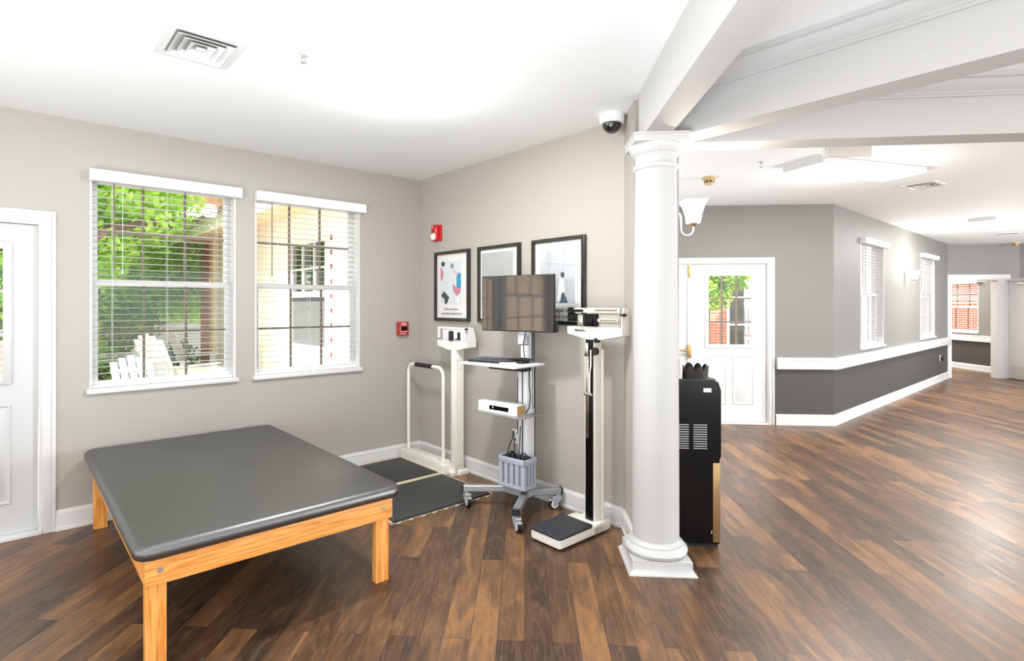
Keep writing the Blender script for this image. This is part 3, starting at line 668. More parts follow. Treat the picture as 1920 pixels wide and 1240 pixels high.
for k in range(10): mb.box(-0.0562, -0.0548, -0.18 + k * 0.013, -0.173 + k * 0.013, 0.04, 0.049)
mb.build('beam_marks', M['black'], hd2, 0)
mb = MB(); mb.box(-0.042, -0.038, -0.2, 0.02, 0.002, 0.09); mb.build('back_plate', pm('grey_green_plate', (160, 162, 154), 0.5), hd2, 0)
mb = MB(); mb.box(-0.07, -0.03, 0.12, 0.205, 0.035, 0.085, 0.006); mb.box(-0.068, -0.03, 0.16, 0.205, 0.08, 0.128, 0.006); mb.box(-0.066, -0.04, 0.08, 0.165, 0.098, 0.114, 0.003); mb.build('counterweight', M['blackgl'], hd2, 30)
mb = MB(); mb.box(-0.072, -0.03, -0.035, 0.06, 0.004, 0.085, 0.006); mb.cyl((-0.085, -0.005, 0.04), (-0.07, -0.005, 0.04), 0.012, n=14); mb.build('large_poise', M['blackgl'], hd2, 30)
mb = MB(); mb.box(-0.076, -0.06, 0.068, 0.112, 0.005, 0.08, 0.003); mb.build('tare_block', M['chrome'], hd2, 30)
mb = MB(); mb.cyl((-0.045, -0.25, 0.08), (-0.045, -0.205, 0.08), 0.006, n=10); mb.cyl((-0.045, -0.24, 0.08), (-0.045, -0.225, 0.08), 0.011, n=12); mb.build('balance_screw', M['black'], hd2, 30)
mb = MB(); mb.box(-0.0525, -0.0495, 0.055, 0.155, -0.033, -0.014, 0.001); npz = mb.build('name_plate', M['chrome'], hd2, 30)
mb = MB()
for k in range(8): mb.box(-0.0532, -0.0524, 0.148 - k * 0.010, 0.1545 - k * 0.010, -0.027, -0.020)
mb.build('plate_letters', M['black'], npz, 0)

# ------------------------------------------------------------------ mobile computer cart
CZ = math.radians(-38.5)
CO = (-0.078, 4.009, 0)
k_ = thing('computer_cart', 'grey and white mobile computer cart on four castors by the picture wall', 'cart', CO, CZ)
def bar(mb, a, b, z0, z1, w, bev=0.004):
    a, b = Vector((a[0], a[1], 0)), Vector((b[0], b[1], 0)); d = b - a; L_ = d.length
    Mx = Matrix.Translation(a) @ Matrix.Rotation(math.atan2(d.y, d.x), 4, 'Z')
    mb.box(0, L_, -w / 2, w / 2, z0, z1, bev, 1, Mx)
ends = {'L': (-0.34, -0.19), 'F': (0.265, -0.30), 'R': (0.235, 0.265), 'B': (-0.30, 0.29)}
for nm, (e1, mid, e2) in enumerate(((ends['F'], (0.075, 0.05), ends['R']), (ends['L'], (-0.06, 0.06), ends['B']))):
    mb = MB(); bar(mb, e1, mid, 0.108, 0.152, 0.05); bar(mb, mid, e2, 0.108, 0.152, 0.05); lg = mb.build('leg', M['alu'], k_, 30)
    for e in (e1, e2):
        mb = MB(); d = (Vector(e) - Vector(mid)).normalized(); q = Vector(e) + d * 0.004
        bar(mb, Vector(e) - d * 0.012, q, 0.106, 0.154, 0.052, 0.003)
        mb.build('end_cap', M['black'], lg, 30)
mb = MB(); mb.box(-0.1, 0.12, 0.0, 0.19, 0.105, 0.155, 0.006); mb.build('hub_plate', M['greyplast'], k_, 30)
# a castor: fork, brake, wheel
def castor(par, at, ang):
    f = MB(); f.cyl((0, 0, 0.085), (0, 0, 0.112), 0.014, n=14)
    for sx in (-1, 1): f.extr([(-0.022, 0.095), (0.022, 0.095), (0.05, 0.04), (0.038, 0.03), (0.018, 0.035), (-0.024, 0.078)], 'x', sx * 0.02 - 0.003, sx * 0.02 + 0.003)
    f.box(-0.022, 0.022, -0.022, 0.045, 0.078, 0.094, 0.005)
    f.box(-0.016, 0.016, 0.03, 0.075, 0.064, 0.076, 0.004)
    fo = f.build('castor', M['greyplast'], par, 30, (at[0], at[1], 0), ang)
    w = MB(); w.cyl((-0.014, 0.03, 0.0385), (0.014, 0.03, 0.0385), 0.0385, n=28); w.build('tyre', M['black'], fo, 30)
    h = MB(); h.cyl((-0.0155, 0.03, 0.0385), (0.0155, 0.03, 0.0385), 0.029, n=24); h.cyl((-0.019, 0.03, 0.0385), (0.019, 0.03, 0.0385), 0.012, n=14); h.build('wheel_hub', M['whiteplast'], fo, 30)
castor(k_, (-0.315, -0.17), math.radians(-115)); castor(k_, (0.25, -0.275), math.radians(-120)); castor(k_, (0.225, 0.235), math.radians(150)); castor(k_, (-0.285, 0.265), math.radians(60))
mb = MB(); mb.box(-0.03, 0.058, 0.085, 0.175, 0.15, 1.045, 0.004); cm = mb.build('column', M['whiteplast'], k_, 30)
mb = MB(); mb.box(0.010, 0.018, 0.082, 0.087, 0.16, 1.04); mb.build('cable_slot', M['black'], cm, 0)
mb = MB(); mb.box(0.0585, 0.060, 0.17, 0.178, 0.2, 1.04); mb.build('side_slot', M['black'], cm, 0)
mb = MB(); mb.box(-0.028, 0.056, 0.13, 0.19, 0.7, 1.62, 0.004); ms = mb.build('mast', M['alu'], k_, 30)
mb = MB(); mb.box(0.0555, 0.0585, 0.145, 0.152, 0.72, 1.6); mb.box(0.0555, 0.0585, 0.165, 0.172, 0.72, 1.6); mb.box(0.005, 0.012, 0.127, 0.131, 1.08, 1.6); mb.build('mast_groove', M['black'], ms, 0)
mb = MB(); mb.box(-0.40, 0.14, -0.16, 0.19, 1.045, 1.062, 0.006); ty = mb.build('work_surface', M['whiteplast'], k_, 30)
mb = MB(); mb.box(-0.12, 0.11, -0.14, 0.06, 1.03, 1.045, 0.003); mb.box(-0.03, 0.07, 0.03, 0.12, 1.005, 1.032, 0.004); mb.build('surface_bracket', M['black'], ty, 30)
mb = MB(); mb.box(-0.22, 0.137, -0.09, 0.165, 0.684, 0.692, 0.003); mb.build('lower_shelf', M['alu'], k_, 30)
mb = MB(); mb.box(-0.03, 0.03, 0.08, 0.13, 1.20, 1.275, 0.005); mb.box(-0.005, 0.05, 0.085, 0.13, 1.10, 1.195, 0.004); mb.box(-0.03, 0.05, 0.095, 0.13, 1.27, 1.33, 0.004); mb.build('mount_bracket', M['whiteplast'], k_, 30)
mb = MB(); mb.box(-0.10, 0.07, 0.06, 0.135, 1.083, 1.092, 0.002); mb.box(-0.012, 0.0, 0.09, 0.12, 1.09, 1.2, 0.002); mb.build('cable_clip', M['black'], k_, 30)
mb = MB(); mb.tube([(0.055, 0.075, 1.30), (0.045, 0.07, 1.25), (0.035, 0.068, 1.2), (0.045, 0.066, 1.12), (0.05, 0.066, 1.065)], 0.004, 8)
mb.tube([(0.064, 0.10, 1.04), (0.066, 0.10, 0.9), (0.076, 0.10, 0.82), (0.07, 0.095, 0.74), (0.05, 0.08, 0.70)], 0.004, 8)
mb.build('power_cable', M['black'], k_, 60)
mb = MB(); mb.box(-0.052, -0.03, 0.10, 0.16, 0.52, 0.95, 0.008); mb.build('power_strip', M['black'], k_, 30)
# monitor
mo = thing('computer_monitor', 'wide black flat monitor at the top of the cart mast', 'monitor', CO, CZ + math.radians(5))
mb = MB(); mb.box(-0.295, 0.335, 0.0, 0.028, 1.298, 1.708, 0.004); bz = mb.build('bezel', M['black'], mo, 30)
mb = MB(); mb.box(-0.290, 0.330, -0.0015, 0.0, 1.306, 1.703); mb.build('screen', M['screen'], mo, 0)
mb = MB(); mb.box(-0.25, 0.29, 0.028, 0.055, 1.34, 1.66, 0.012); mb.box(-0.06, 0.09, 0.055, 0.13, 1.42, 1.56, 0.006); mb.box(0.325, 0.345, 0.022, 0.05, 1.30, 1.375, 0.004); mb.build('rear_housing', M['black'], mo, 30)
# laptop, remote, box, basket, cables
lp = thing('laptop', 'closed dark grey laptop lying on the cart work surface', 'laptop', (CO[0], CO[1], 0), CZ)
Ml = Matrix.Translation((-0.215, 0.03, 0)) @ Matrix.Rotation(math.radians(8), 4, 'Z')
mb = MB(); mb.box(-0.17, 0.17, -0.115, 0.115, 1.0635, 1.074, 0.004, 2, Ml); mb.build('laptop_base', M['black'], lp, 30)
mb = MB(); mb.box(-0.171, 0.171, -0.116, 0.116, 1.075, 1.083, 0.003, 2, Ml); mb.build('laptop_lid', M['laptop'], lp, 30)
mo2 = MB(); mo2.box(-0.06, 0.06, -0.035, 0.035, 1.063, 1.075, 0.004, 2, Matrix.Translation((-0.005, -0.06, 0)) @ Matrix.Rotation(math.radians(52), 4, 'Z'))
tag(mo2.build('remote_control', M['whiteplast'], None, 30, CO, CZ), 'small white handset lying in front of the laptop on the cart', 'remote')
bt = MB(); bt.box(-0.07, 0.07, -0.03, 0.03, 1.0625, 1.080, 0.006, 2, Matrix.Translation((-0.02, 0.09 - 0.04, 0)) @ Matrix.Rotation(math.radians(10), 4, 'Z'))
tag(bt.build('docking_station', M['black'], None, 30, CO, CZ), 'small black dock between the laptop and the cart mast', 'dock')
bx = thing('speaker_box', 'long white box with a dark slot and tan end on the cart shelf', 'box', CO, CZ)
mb = MB(); mb.box(-0.30, 0.075, -0.06, 0.04, 0.693, 0.772, 0.003); mb.build('casing', M['paper'], bx, 30)
mb = MB(); mb.box(-0.185, 0.0, -0.0615, -0.0595, 0.718, 0.748); mb.build('slot_window', M['blackgl'], bx, 0)
mb = MB(); mb.cyl((-0.15, -0.063, 0.734), (-0.15, -0.061, 0.734), 0.006, n=12); mb.build('indicator', M['whiteplast'], bx, 30)
mb = MB(); mb.box(0.0745, 0.0765, -0.052, 0.034, 0.699, 0.766); mb.build('cloth_end', M['cork'], bx, 0)
bk = thing('cable_basket', 'grey slatted plastic basket of cables low on the cart', 'basket', CO, CZ)
bx0, bx1, by0, by1, bz0, bz1 = -0.085, 0.148, -0.062, 0.066, 0.185, 0.392
mb = MB()
mb.box(bx0, bx1, by0, by1, bz0, bz0 + 0.008)
for (a, b, c_, d) in ((bx0, bx1, by0, by0 + 0.004), (bx0, bx1, by1 - 0.004, by1), (bx0, bx0 + 0.004, by0, by1), (bx1 - 0.004, bx1, by0, by1)): mb.box(a, b, c_, d, bz0, bz1)
mb.build('basket_wall', M['binhole'], bk, 0)
mb = MB(); e = 0.004
for k in range(5): xx = bx0 + (bx1 - bx0 - 0.03) * k / 4; mb.box(xx - (e if k == 0 else 0), xx + 0.03 + (e if k == 4 else 0), by0 - e, by0, bz0, bz1); mb.box(xx, xx + 0.03, by1, by1 + e, bz0, bz1)
for k in range(4): yy = by0 + (by1 - by0 - 0.022) * k / 3; mb.box(bx1, bx1 + e, yy, yy + 0.022, bz0, bz1); mb.box(bx0 - e, bx0, yy, yy + 0.022, bz0, bz1)
mb.box(bx0 - e - 0.001, bx1 + e + 0.001, by0 - e - 0.001, by0, bz0 - 0.003, bz0 + 0.022); mb.box(bx1, bx1 + e + 0.001, by0, by1, bz0 - 0.003, bz0 + 0.022)
mb.build('slats', M['bin'], bk, 0)
mb = MB()
for (a, b, c_, d) in ((bx0 - 0.008, bx1 + 0.008, by0 - 0.008, by0 + 0.004), (bx0 - 0.008, bx1 + 0.008, by1 - 0.004, by1 + 0.008), (bx0 - 0.008, bx0 + 0.004, by0 - 0.008, by1 + 0.008), (bx1 - 0.004, bx1 + 0.008, by0 - 0.008, by1 + 0.008)): mb.box(a, b, c_, d, bz1 - 0.038, bz1 + 0.004, 0.003)
mb.build('rim', M['bin'], bk, 30)
mb = MB(); rnd = random.Random(3)
for k in range(13):
    x0 = rnd.uniform(bx0 + 0.025, bx1 - 0.02); y0 = rnd.uniform(by0 + 0.02, by1 - 0.02); r = rnd.uniform(0.02, 0.042); ph = rnd.uniform(0, PI); zz = rnd.uniform(0.362, 0.40)
    pts = []
    for q in range(11):
        a = PI * q / 10; pts.append((min(max(x0 + math.cos(ph) * r * math.cos(a), bx0 + 0.012), bx1 - 0.012), min(max(y0 + math.sin(ph) * r * math.cos(a), by0 + 0.012), by1 - 0.012), zz - 0.03 + math.sin(a) * (r + 0.018)))
    mb.tube(pts, 0.0038, 7)
mb.tube([(-0.04, 0.045, 0.56), (-0.045, 0.04, 0.50), (-0.06, 0.02, 0.45), (-0.066, 0.0, 0.37)], 0.0045, 7); mb.tube([(-0.042, 0.05, 0.56), (-0.03, 0.045, 0.46), (-0.02, 0.03, 0.37)], 0.004, 7); mb.tube([(0.014, 0.06, 0.60), (0.014, 0.05, 0.45), (0.02, 0.02, 0.36)], 0.004, 7)
mb.box(bx0 + 0.012, bx1 - 0.012, by0 + 0.012, by1 - 0.012, bz0 + 0.012, 0.345)
tag(mb.build('cable_tangle', M['black'], None, 60, CO, CZ), 'tangle of black power cords coiled in the grey cart basket', 'cords')

# ------------------------------------------------------------------ framed posters on the picture wall (local x along the wall, y = 0 wall face, room at -y)
def poster(v0, label, kind):
    P_ = thing('picture_frame', label, 'framed poster', W(0, v0 + 0.262, 1.668), -A45, 'black framed posters on the picture wall')
    w, h = 0.5235, 0.652; d = 0.03
    mb = MB(); fw = 0.03
    for (a, b, c_, e_) in ((-w / 2, -w / 2 + fw, -h / 2, h / 2), (w / 2 - fw, w / 2, -h / 2, h / 2), (-w / 2 + fw, w / 2 - fw, -h / 2, -h / 2 + fw), (-w / 2 + fw, w / 2 - fw, h / 2 - fw, h / 2)):
        mb.box(a, b, -d, -0.002, c_, e_, 0.003)
    frame_box(mb, -w / 2 + 0.008, w / 2 - 0.008, -h / 2 + 0.008, h / 2 - 0.008, -d - 0.004, -d + 0.002, 0.010)
    mb.build('frame', M['frame'], P_, 30)
    mb = MB(); mb.box(-w / 2 + fw, w / 2 - fw, -0.012, -0.004, -h / 2 + fw, h / 2 - fw); mb.build('mount', M['mat'], P_, 0)
    mb = MB(); mb.box(-w / 2 + fw, w / 2 - fw, -0.0225, -0.0205, -h / 2 + fw, h / 2 - fw); mb.build('glass', M['picglass'], P_, 0)
    return P_
def pic_shape(par, name, poly, mat, y=-0.0132):
    mb = MB(); mb.prism(poly, 0, 0.0006, Matrix(((1, 0, 0, 0), (0, 0, -1, y), (0, 1, 0, 0), (0, 0, 0, 1))))
    return mb.build(name, mat, par, 0)
def ell(cx, cy, rx, ry, n=16): return [(cx + rx * math.cos(2 * PI * k / n), cy + ry * math.sin(2 * PI * k / n)) for k in range(n)]
p1 = poster(0.284, 'framed poster of a figure in a blue top, leftmost of the three', 1)
p2 = poster(0.926, 'framed poster with a plain grey print, half hidden behind the monitor', 2)
p3 = poster(1.582, 'framed poster with two lines of black lettering above the upright scale', 3)
M['print1'] = pm('print_pale_blue', (214, 224, 228), 0.7, noise=0.10, scale=9); M['print2'] = pm('print_grey', (176, 177, 180), 0.7, noise=0.06, scale=5); M['print3'] = pm('print_grey_blue', (182, 186, 192), 0.7, noise=0.16, scale=7)
M['ink'] = pm('ink_dark', (52, 56, 58), 0.7); M['inkblue'] = pm('ink_blue', (34, 150, 190), 0.7); M['inkpink'] = pm('ink_pink', (206, 128, 146), 0.7, noise=0.2, scale=40); M['inkskin'] = pm('ink_skin', (222, 178, 166), 0.7); M['inkgrey'] = pm('ink_grey', (140, 140, 140), 0.7); M['inknavy'] = pm('ink_navy', (72, 92, 112), 0.7, noise=0.3, scale=30); M['inkwhite'] = pm('ink_white', (232, 236, 240), 0.7)
pr = pic_shape(p1, 'print', [(-0.175, -0.165), (0.135, -0.165), (0.135, 0.235), (-0.175, 0.235)], M['print1'])
yb = -0.0139
pic_shape(pr, 'figure_top', [(0.07, -0.02), (0.135, -0.025), (0.135, 0.11), (0.10, 0.12), (0.072, 0.085)], M['inkblue'], yb)
pic_shape(pr, 'figure_skirt', [(0.01, 0.02), (0.07, -0.015), (0.135, -0.03), (0.13, -0.055), (0.08, -0.10), (0.02, -0.05)], M['inkpink'], yb)
pic_shape(pr, 'figure_arm', [(0.015, 0.14), (0.03, 0.155), (0.09, 0.12), (0.075, 0.095)], M['inkskin'], yb)
pic_shape(pr, 'figure_head', ell(0.005, 0.185, 0.024, 0.026), M['inkgrey'], yb)
pic_shape(pr, 'figure_leg', [(0.06, -0.10), (0.11, -0.07), (0.12, -0.16), (0.07, -0.16)], M['inkwhite'], yb)
pic_shape(pr, 'dark_block', [(-0.17, -0.09), (-0.12, -0.045), (-0.04, -0.105), (-0.075, -0.165), (-0.11, -0.165), (-0.11, -0.125)], M['ink'], yb)
pic_shape(pr, 'hair', ell(-0.135, 0.21, 0.028, 0.024), M['ink'], yb)
pic_shape(pr, 'pink_sleeve', [(-0.175, 0.18), (-0.15, 0.175), (-0.125, 0.12), (-0.15, 0.06), (-0.175, 0.05)], M['inkpink'], yb)
mb = MB(); rnd = random.Random(5)
for (z, a, b) in ((-0.216, -0.115, 0.085), (-0.256, -0.165, 0.135)):
    x = a
    while x < b:
        wv = rnd.uniform(0.006, 0.014); mb.box(x, x + wv, -0.0136, -0.0124, z - 0.009, z + rnd.choice((0.004, 0.008, 0.010))); x += wv + 0.0035
mb.build('caption_lines', M['inkgrey'], p1, 0)
pic_shape(p2, 'print', [(-0.215, -0.20), (0.175, -0.20), (0.175, 0.27), (-0.215, 0.27)], M['print2'])
pr = pic_shape(p3, 'print', [(-0.175, -0.165), (0.165, -0.165), (0.165, 0.255), (-0.175, 0.255)], M['print3'])
pic_shape(pr, 'figure_coat', [(-0.01, -0.15), (0.02, 0.03), (0.045, 0.06), (0.06, 0.02), (0.075, -0.15)], M['inkwhite'], yb)
pic_shape(pr, 'figure_hair', ell(0.045, 0.045, 0.018, 0.024), M['ink'], yb)
pic_shape(pr, 'figure_skirt', [(0.02, -0.16), (0.04, -0.09), (0.06, -0.08), (0.10, -0.16)], M['inknavy'], yb)
pic_shape(pr, 'figure_left', [(-0.10, -0.16), (-0.09, 0.02), (-0.07, 0.04), (-0.05, -0.02), (-0.045, -0.16)], M['inknavy'], yb)
pic_shape(pr, 'pale_figure', ell(-0.09, 0.17, 0.04, 0.06), M['inkgrey'] if False else M['print2'], yb)
MT = lambda x, z: Matrix.Translation((x, -0.0128, z)) @ Matrix.Rotation(PI / 2, 4, 'X')
text_mesh('caption_line', 'in shape to', 0.050, M['ink'], p3, MT(0.005, -0.215))
text_mesh('caption_line', 'ng and too', 0.050, M['ink'], p3, MT(0.0, -0.262))

# ------------------------------------------------------------------ small wall things
ps = thing('fire_pull_station', 'red fire alarm pull box on the window wall near the corner', 'fire alarm', W(-0.216, 0, 1.262), A45)
mb = MB(); mb.box(-0.058, 0.058, -0.045, -0.001, -0.066, 0.066, 0.007); mb.build('housing', M['redp'], ps, 40)
mb = MB(); mb.box(-0.034, 0.036, -0.056, -0.044, -0.014, 0.02, 0.006); mb.build('pull_handle', M['blackgl'], ps, 40)
M['letter'] = pm('pale_lettering', (236, 206, 198), 0.5)
MF = lambda x, z: Matrix.Translation((x, -0.0456, z)) @ Matrix.Rotation(PI / 2, 4, 'X')
text_mesh('lettering', 'FIRE', 0.034, M['letter'], ps, MF(0.002, 0.042), bold=0.0006)
mb = MB(); mb.box(-0.04, 0.042, -0.0465, -0.0445, -0.032, -0.027); mb.box(-0.042, 0.02, -0.0465, -0.0445, -0.052, -0.045); mb.box(-0.042, -0.037, -0.0465, -0.0445, -0.024, 0.022); mb.build('white_lines', M['letter'], ps, 0)
st = thing('fire_strobe', 'red fire alarm strobe high on the picture wall near the corner', 'fire alarm', W(0, 0.318, 2.178), -A45)
mb = MB(); mb.box(-0.052, 0.060, -0.02, -0.001, -0.078, 0.075, 0.005); mb.box(-0.058, 0.045, -0.05, -0.015, -0.072, 0.078, 0.010); mb.build('housing', M['red'], st, 40)
mb = MB(); mb.lathe([(0.0, 0.0), (0.03, 0.002), (0.036, 0.012), (0.036, 0.02)], 20); ln = mb.build('strobe_lens', pm('clear_white_lens', (232, 232, 230), 0.15, coat=0.5), st, 50); ln.rotation_euler = (-PI / 2, 0, 0); ln.location = (-0.012, -0.066, -0.034)
mb = MB(); mb.box(-0.045, -0.015, -0.0515, -0.0495, 0.052, 0.062); mb.box(0.022, 0.030, -0.0515, -0.0495, 0.0, 0.045); mb.build('pale_marks', M['letter'], st, 0)
def outlet(name, label, loc, rz):
    o = thing(name, label, 'outlet', loc, rz)
    mb = MB(); mb.box(-0.036, 0.036, -0.006, -0.0005, -0.058, 0.058, 0.003); mb.build('cover_plate', M['whiteplast'], o, 30)
    for z in (-0.026, 0.026): MB().box(-0.015, 0.015, -0.0085, -0.005, z - 0.016, z + 0.016, 0.005).build('socket', M['paper'], o, 30)
    return o
o1 = outlet('wall_outlet', 'white wall outlet low on the picture wall behind the cart', W(0, 1.385, 0.425), -A45)
mb = MB(); mb.box(-0.006, 0.006, -0.012, -0.008, -0.034, -0.016, 0.002); mb.build('socket_slot', M['black'], o1, 0)
o2 = outlet('wall_outlet', 'white wall outlet with a black plug at the end of the long hall wall', (DX + 6.08 * R2, DY + 6.08 * R2, 0.455), A45)
mb = MB(); mb.cyl((0.03, -0.05, -0.01), (0.03, -0.006, -0.01), 0.04, 0.044, n=16); tag(mb.build('power_plug', M['black'], None, 40, (DX + 6.08 * R2, DY + 6.08 * R2, 0.455), A45), 'black round plug in the outlet at the end of the hall wall', 'plug')

# ------------------------------------------------------------------ ceiling things
cmh = thing('dome_camera', 'white dome security camera on the ceiling beside the column', 'security camera', (0.572, 3.66, H), 0)
mb = MB(); mb.lathe([(0.060, -0.062), (0.075, -0.058), (0.082, -0.045), (0.082, -0.006), (0.080, 0.0)], 40); mb.build('housing', M['whiteplast'], cmh, 40)
mb = MB(); pr_ = [(0.001, -0.122)] + [(0.062 * math.sin(a), -0.062 - 0.06 * math.cos(a)) for a in [PI / 2 * k / 10 for k in range(1, 11)]]; mb.lathe(pr_, 32); mb.build('smoked_dome', M['darkglass'], cmh, 60)
def register(name, label, loc, rz, w, l, white=True):
    v = thing(name, label, 'air vent', loc, rz, 'ceiling air vents')
    mb = MB(); frame_box(mb, -w / 2, w / 2, -l / 2, l / 2, 0, 1, 0.05)
    mb.bm.free(); mb = MB()
    fw = 0.04
    def fr(x, y, z0, z1, k): 
        mb.box(-x, x, -y, -y + k, z0, z1); mb.box(-x, x, y - k, y, z0, z1); mb.box(-x, -x + k, -y + k, y - k, z0, z1); mb.box(x - k, x, -y + k, y - k, z0, z1)
    fr(w / 2, l / 2, -0.010, 0.0, fw); mb.build('face_frame', M['trim'], v, 30)
    mb = MB(); mb.box(-w / 2 + fw, w / 2 - fw, -l / 2 + fw, l / 2 - fw, -0.0015, -0.0005); mb.build('duct_opening', M['ventdark'], v, 0)
    mb = MB(); x, y = w / 2 - fw, l / 2 - fw
    for k in range(3):
        x0, y0 = x - 0.008 - k * 0.034, y - 0.008 - k * 0.034; x1, y1 = x0 - 0.026, y0 - 0.026
        if x1 <= 0.015 or y1 <= 0.015: break
        o = [Vector((-x0, -y0, -0.022)), Vector((x0, -y0, -0.022)), Vector((x0, y0, -0.022)), Vector((-x0, y0, -0.022))]
        i = [Vector((-x1, -y1, -0.003)), Vector((x1, -y1, -0.003)), Vector((x1, y1, -0.003)), Vector((-x1, y1, -0.003))]
        o2_ = [q + Vector((0, 0, 0.003)) for q in o]; i2 = [q + Vector((0, 0, 0.002)) for q in i]
        n0 = [o, i, i2, o2_, o]
        mb.rings(n0, False)
    mb.box(-max(x1 - 0.02, 0.02), max(x1 - 0.02, 0.02), -max(y1 - 0.02, 0.02), max(y1 - 0.02, 0.02), -0.02, -0.014)
    mb.build('louvre_blades', M['trim'], v, 0)
    return v
register('ceiling_vent', 'large white louvred vent in the ceiling of the therapy room', W(-2.415, 1.685, H), A45, 0.34, 0.37)
register('ceiling_vent', 'small white vent in the hall ceiling past the hanging sign', (4.13, 6.03, H), math.radians(38), 0.33, 0.30)
register('ceiling_vent', 'white vent in the hall ceiling farthest from the viewer', (8.39, 10.23, H), math.radians(45), 0.30, 0.30)
dl = thing('ceiling_light', 'round flush white ceiling light of the therapy room', 'ceiling light', (-0.682, 3.109, H), 0)
mb = MB(); mb.lathe([(0.075, -0.024), (0.09, -0.022), (0.100, -0.012), (0.102, 0.0)], 40); mb.build('trim_ring', M['trim'], dl, 40)
mb = MB(); mb.lathe([(0.001, -0.0275), (0.05, -0.027), (0.074, -0.0245), (0.076, -0.02)], 40); mb.build('diffuser', M['disc'], dl, 60)
def sprinkler(label, loc):
    s_p = thing('ceiling_sprinkler', label, 'sprinkler', loc, 0, 'ceiling fire sprinklers')
    mb = MB(); mb.lathe([(0.015, -0.008), (0.032, -0.006), (0.036, 0.0)], 24); mb.build('escutcheon', M['trim'], s_p, 40)
    mb = MB(); mb.cyl((0, 0, -0.022), (0, 0, -0.004), 0.008, n=10)
    for sx in (-1, 1): mb.tube([(sx * 0.008, 0, -0.02), (sx * 0.014, 0, -0.032), (0, 0, -0.046)], 0.0022, 6)
    mb.cyl((0, 0, -0.049), (0, 0, -0.046), 0.014, n=14); mb.build('sprinkler_head', M['steel'], s_p, 40)
sprinkler('small white fire sprinkler between the large vent and the round ceiling light', (-1.093, 2.65, H))
sprinkler('fire sprinkler in the hall ceiling above the grey door wall', (2.052, 4.945, H))
sprinkler('fire sprinkler in the hall ceiling ahead of the far light panel', (6.2, 7.2, H))
def detector(label, loc):
    d = thing('smoke_detector', label, 'smoke detector', loc, 0, 'beige smoke detectors')
    mb = MB(); mb.lathe([(0.058, -0.022), (0.066, -0.016), (0.068, 0.0)], 28); mb.build('mounting_base', M['beige'], d, 40)
    mb = MB(); mb.lathe([(0.030, -0.072), (0.042, -0.068), (0.045, -0.05), (0.045, -0.022)], 28); hs = mb.build('sensor_head', M['beige'], d, 40)
    mb = MB()
    for k in range(8):
        a = 2 * PI * k / 8; mb.box(-0.010, 0.010, -0.0465, -0.043, -0.055, -0.037, 0, 1, Matrix.Rotation(a, 4, 'Z'))
    mb.build('sensor_slots', M['black'], hs, 0)
detector('beige smoke detector on the hall ceiling above the near wall lamp', (1.80, 5.52, H))
detector('beige smoke detector on the ceiling at the far end of the hall', (9.75, 11.7, H))
def light_panel(label, loc, rz, l, w):
    f = thing('light_panel', label, 'ceiling light', loc, rz, 'rectangular ceiling light panels')
    mb = MB(); frame_box_xy(mb, -l / 2, l / 2, -w / 2, w / 2, -0.05, 0.0, 0.02); mb.build('panel_frame', M['trim'], f, 30)
    mb = MB(); mb.box(-l / 2 + 0.02, l / 2 - 0.02, -w / 2 + 0.02, w / 2 - 0.02, -0.047, -0.035); mb.build('diffuser', M['panel'], f, 0)
def frame_box_xy(mb, x0, x1, y0, y1, z0, z1, w):
    mb.box(x0, x0 + w, y0, y1, z0, z1); mb.box(x1 - w, x1, y0, y1, z0, z1); mb.box(x0 + w, x1 - w, y0, y0 + w, z0, z1); mb.box(x0 + w, x1 - w, y1 - w, y1, z0, z1)
light_panel('bright rectangular ceiling light behind the hanging sign', (2.985, 5.215, H), math.radians(22.5), 1.25, 0.40)
light_panel('bright rectangular ceiling light farther down the hall', (7.05, 8.90, H), A45, 1.5, 0.30)
sg = thing('hanging_sign', 'blank pale panel sign hanging from the hall ceiling behind the beams', 'sign', (2.205, 3.92, H), math.radians(4.3))
mb = MB(); mb.box(-0.148, 0.148, -0.012, 0.012, -0.238, -0.04, 0.003); mb.build('sign_panel', M['sign'], sg, 30)
mb = MB(); mb.box(-0.148, 0.148, -0.014, 0.014, -0.042, 0.0, 0.003); mb.box(-0.176, -0.150, -0.02, 0.02, -0.245, 0.0, 0.004); mb.build('sign_bracket', M['trim'], sg, 30)

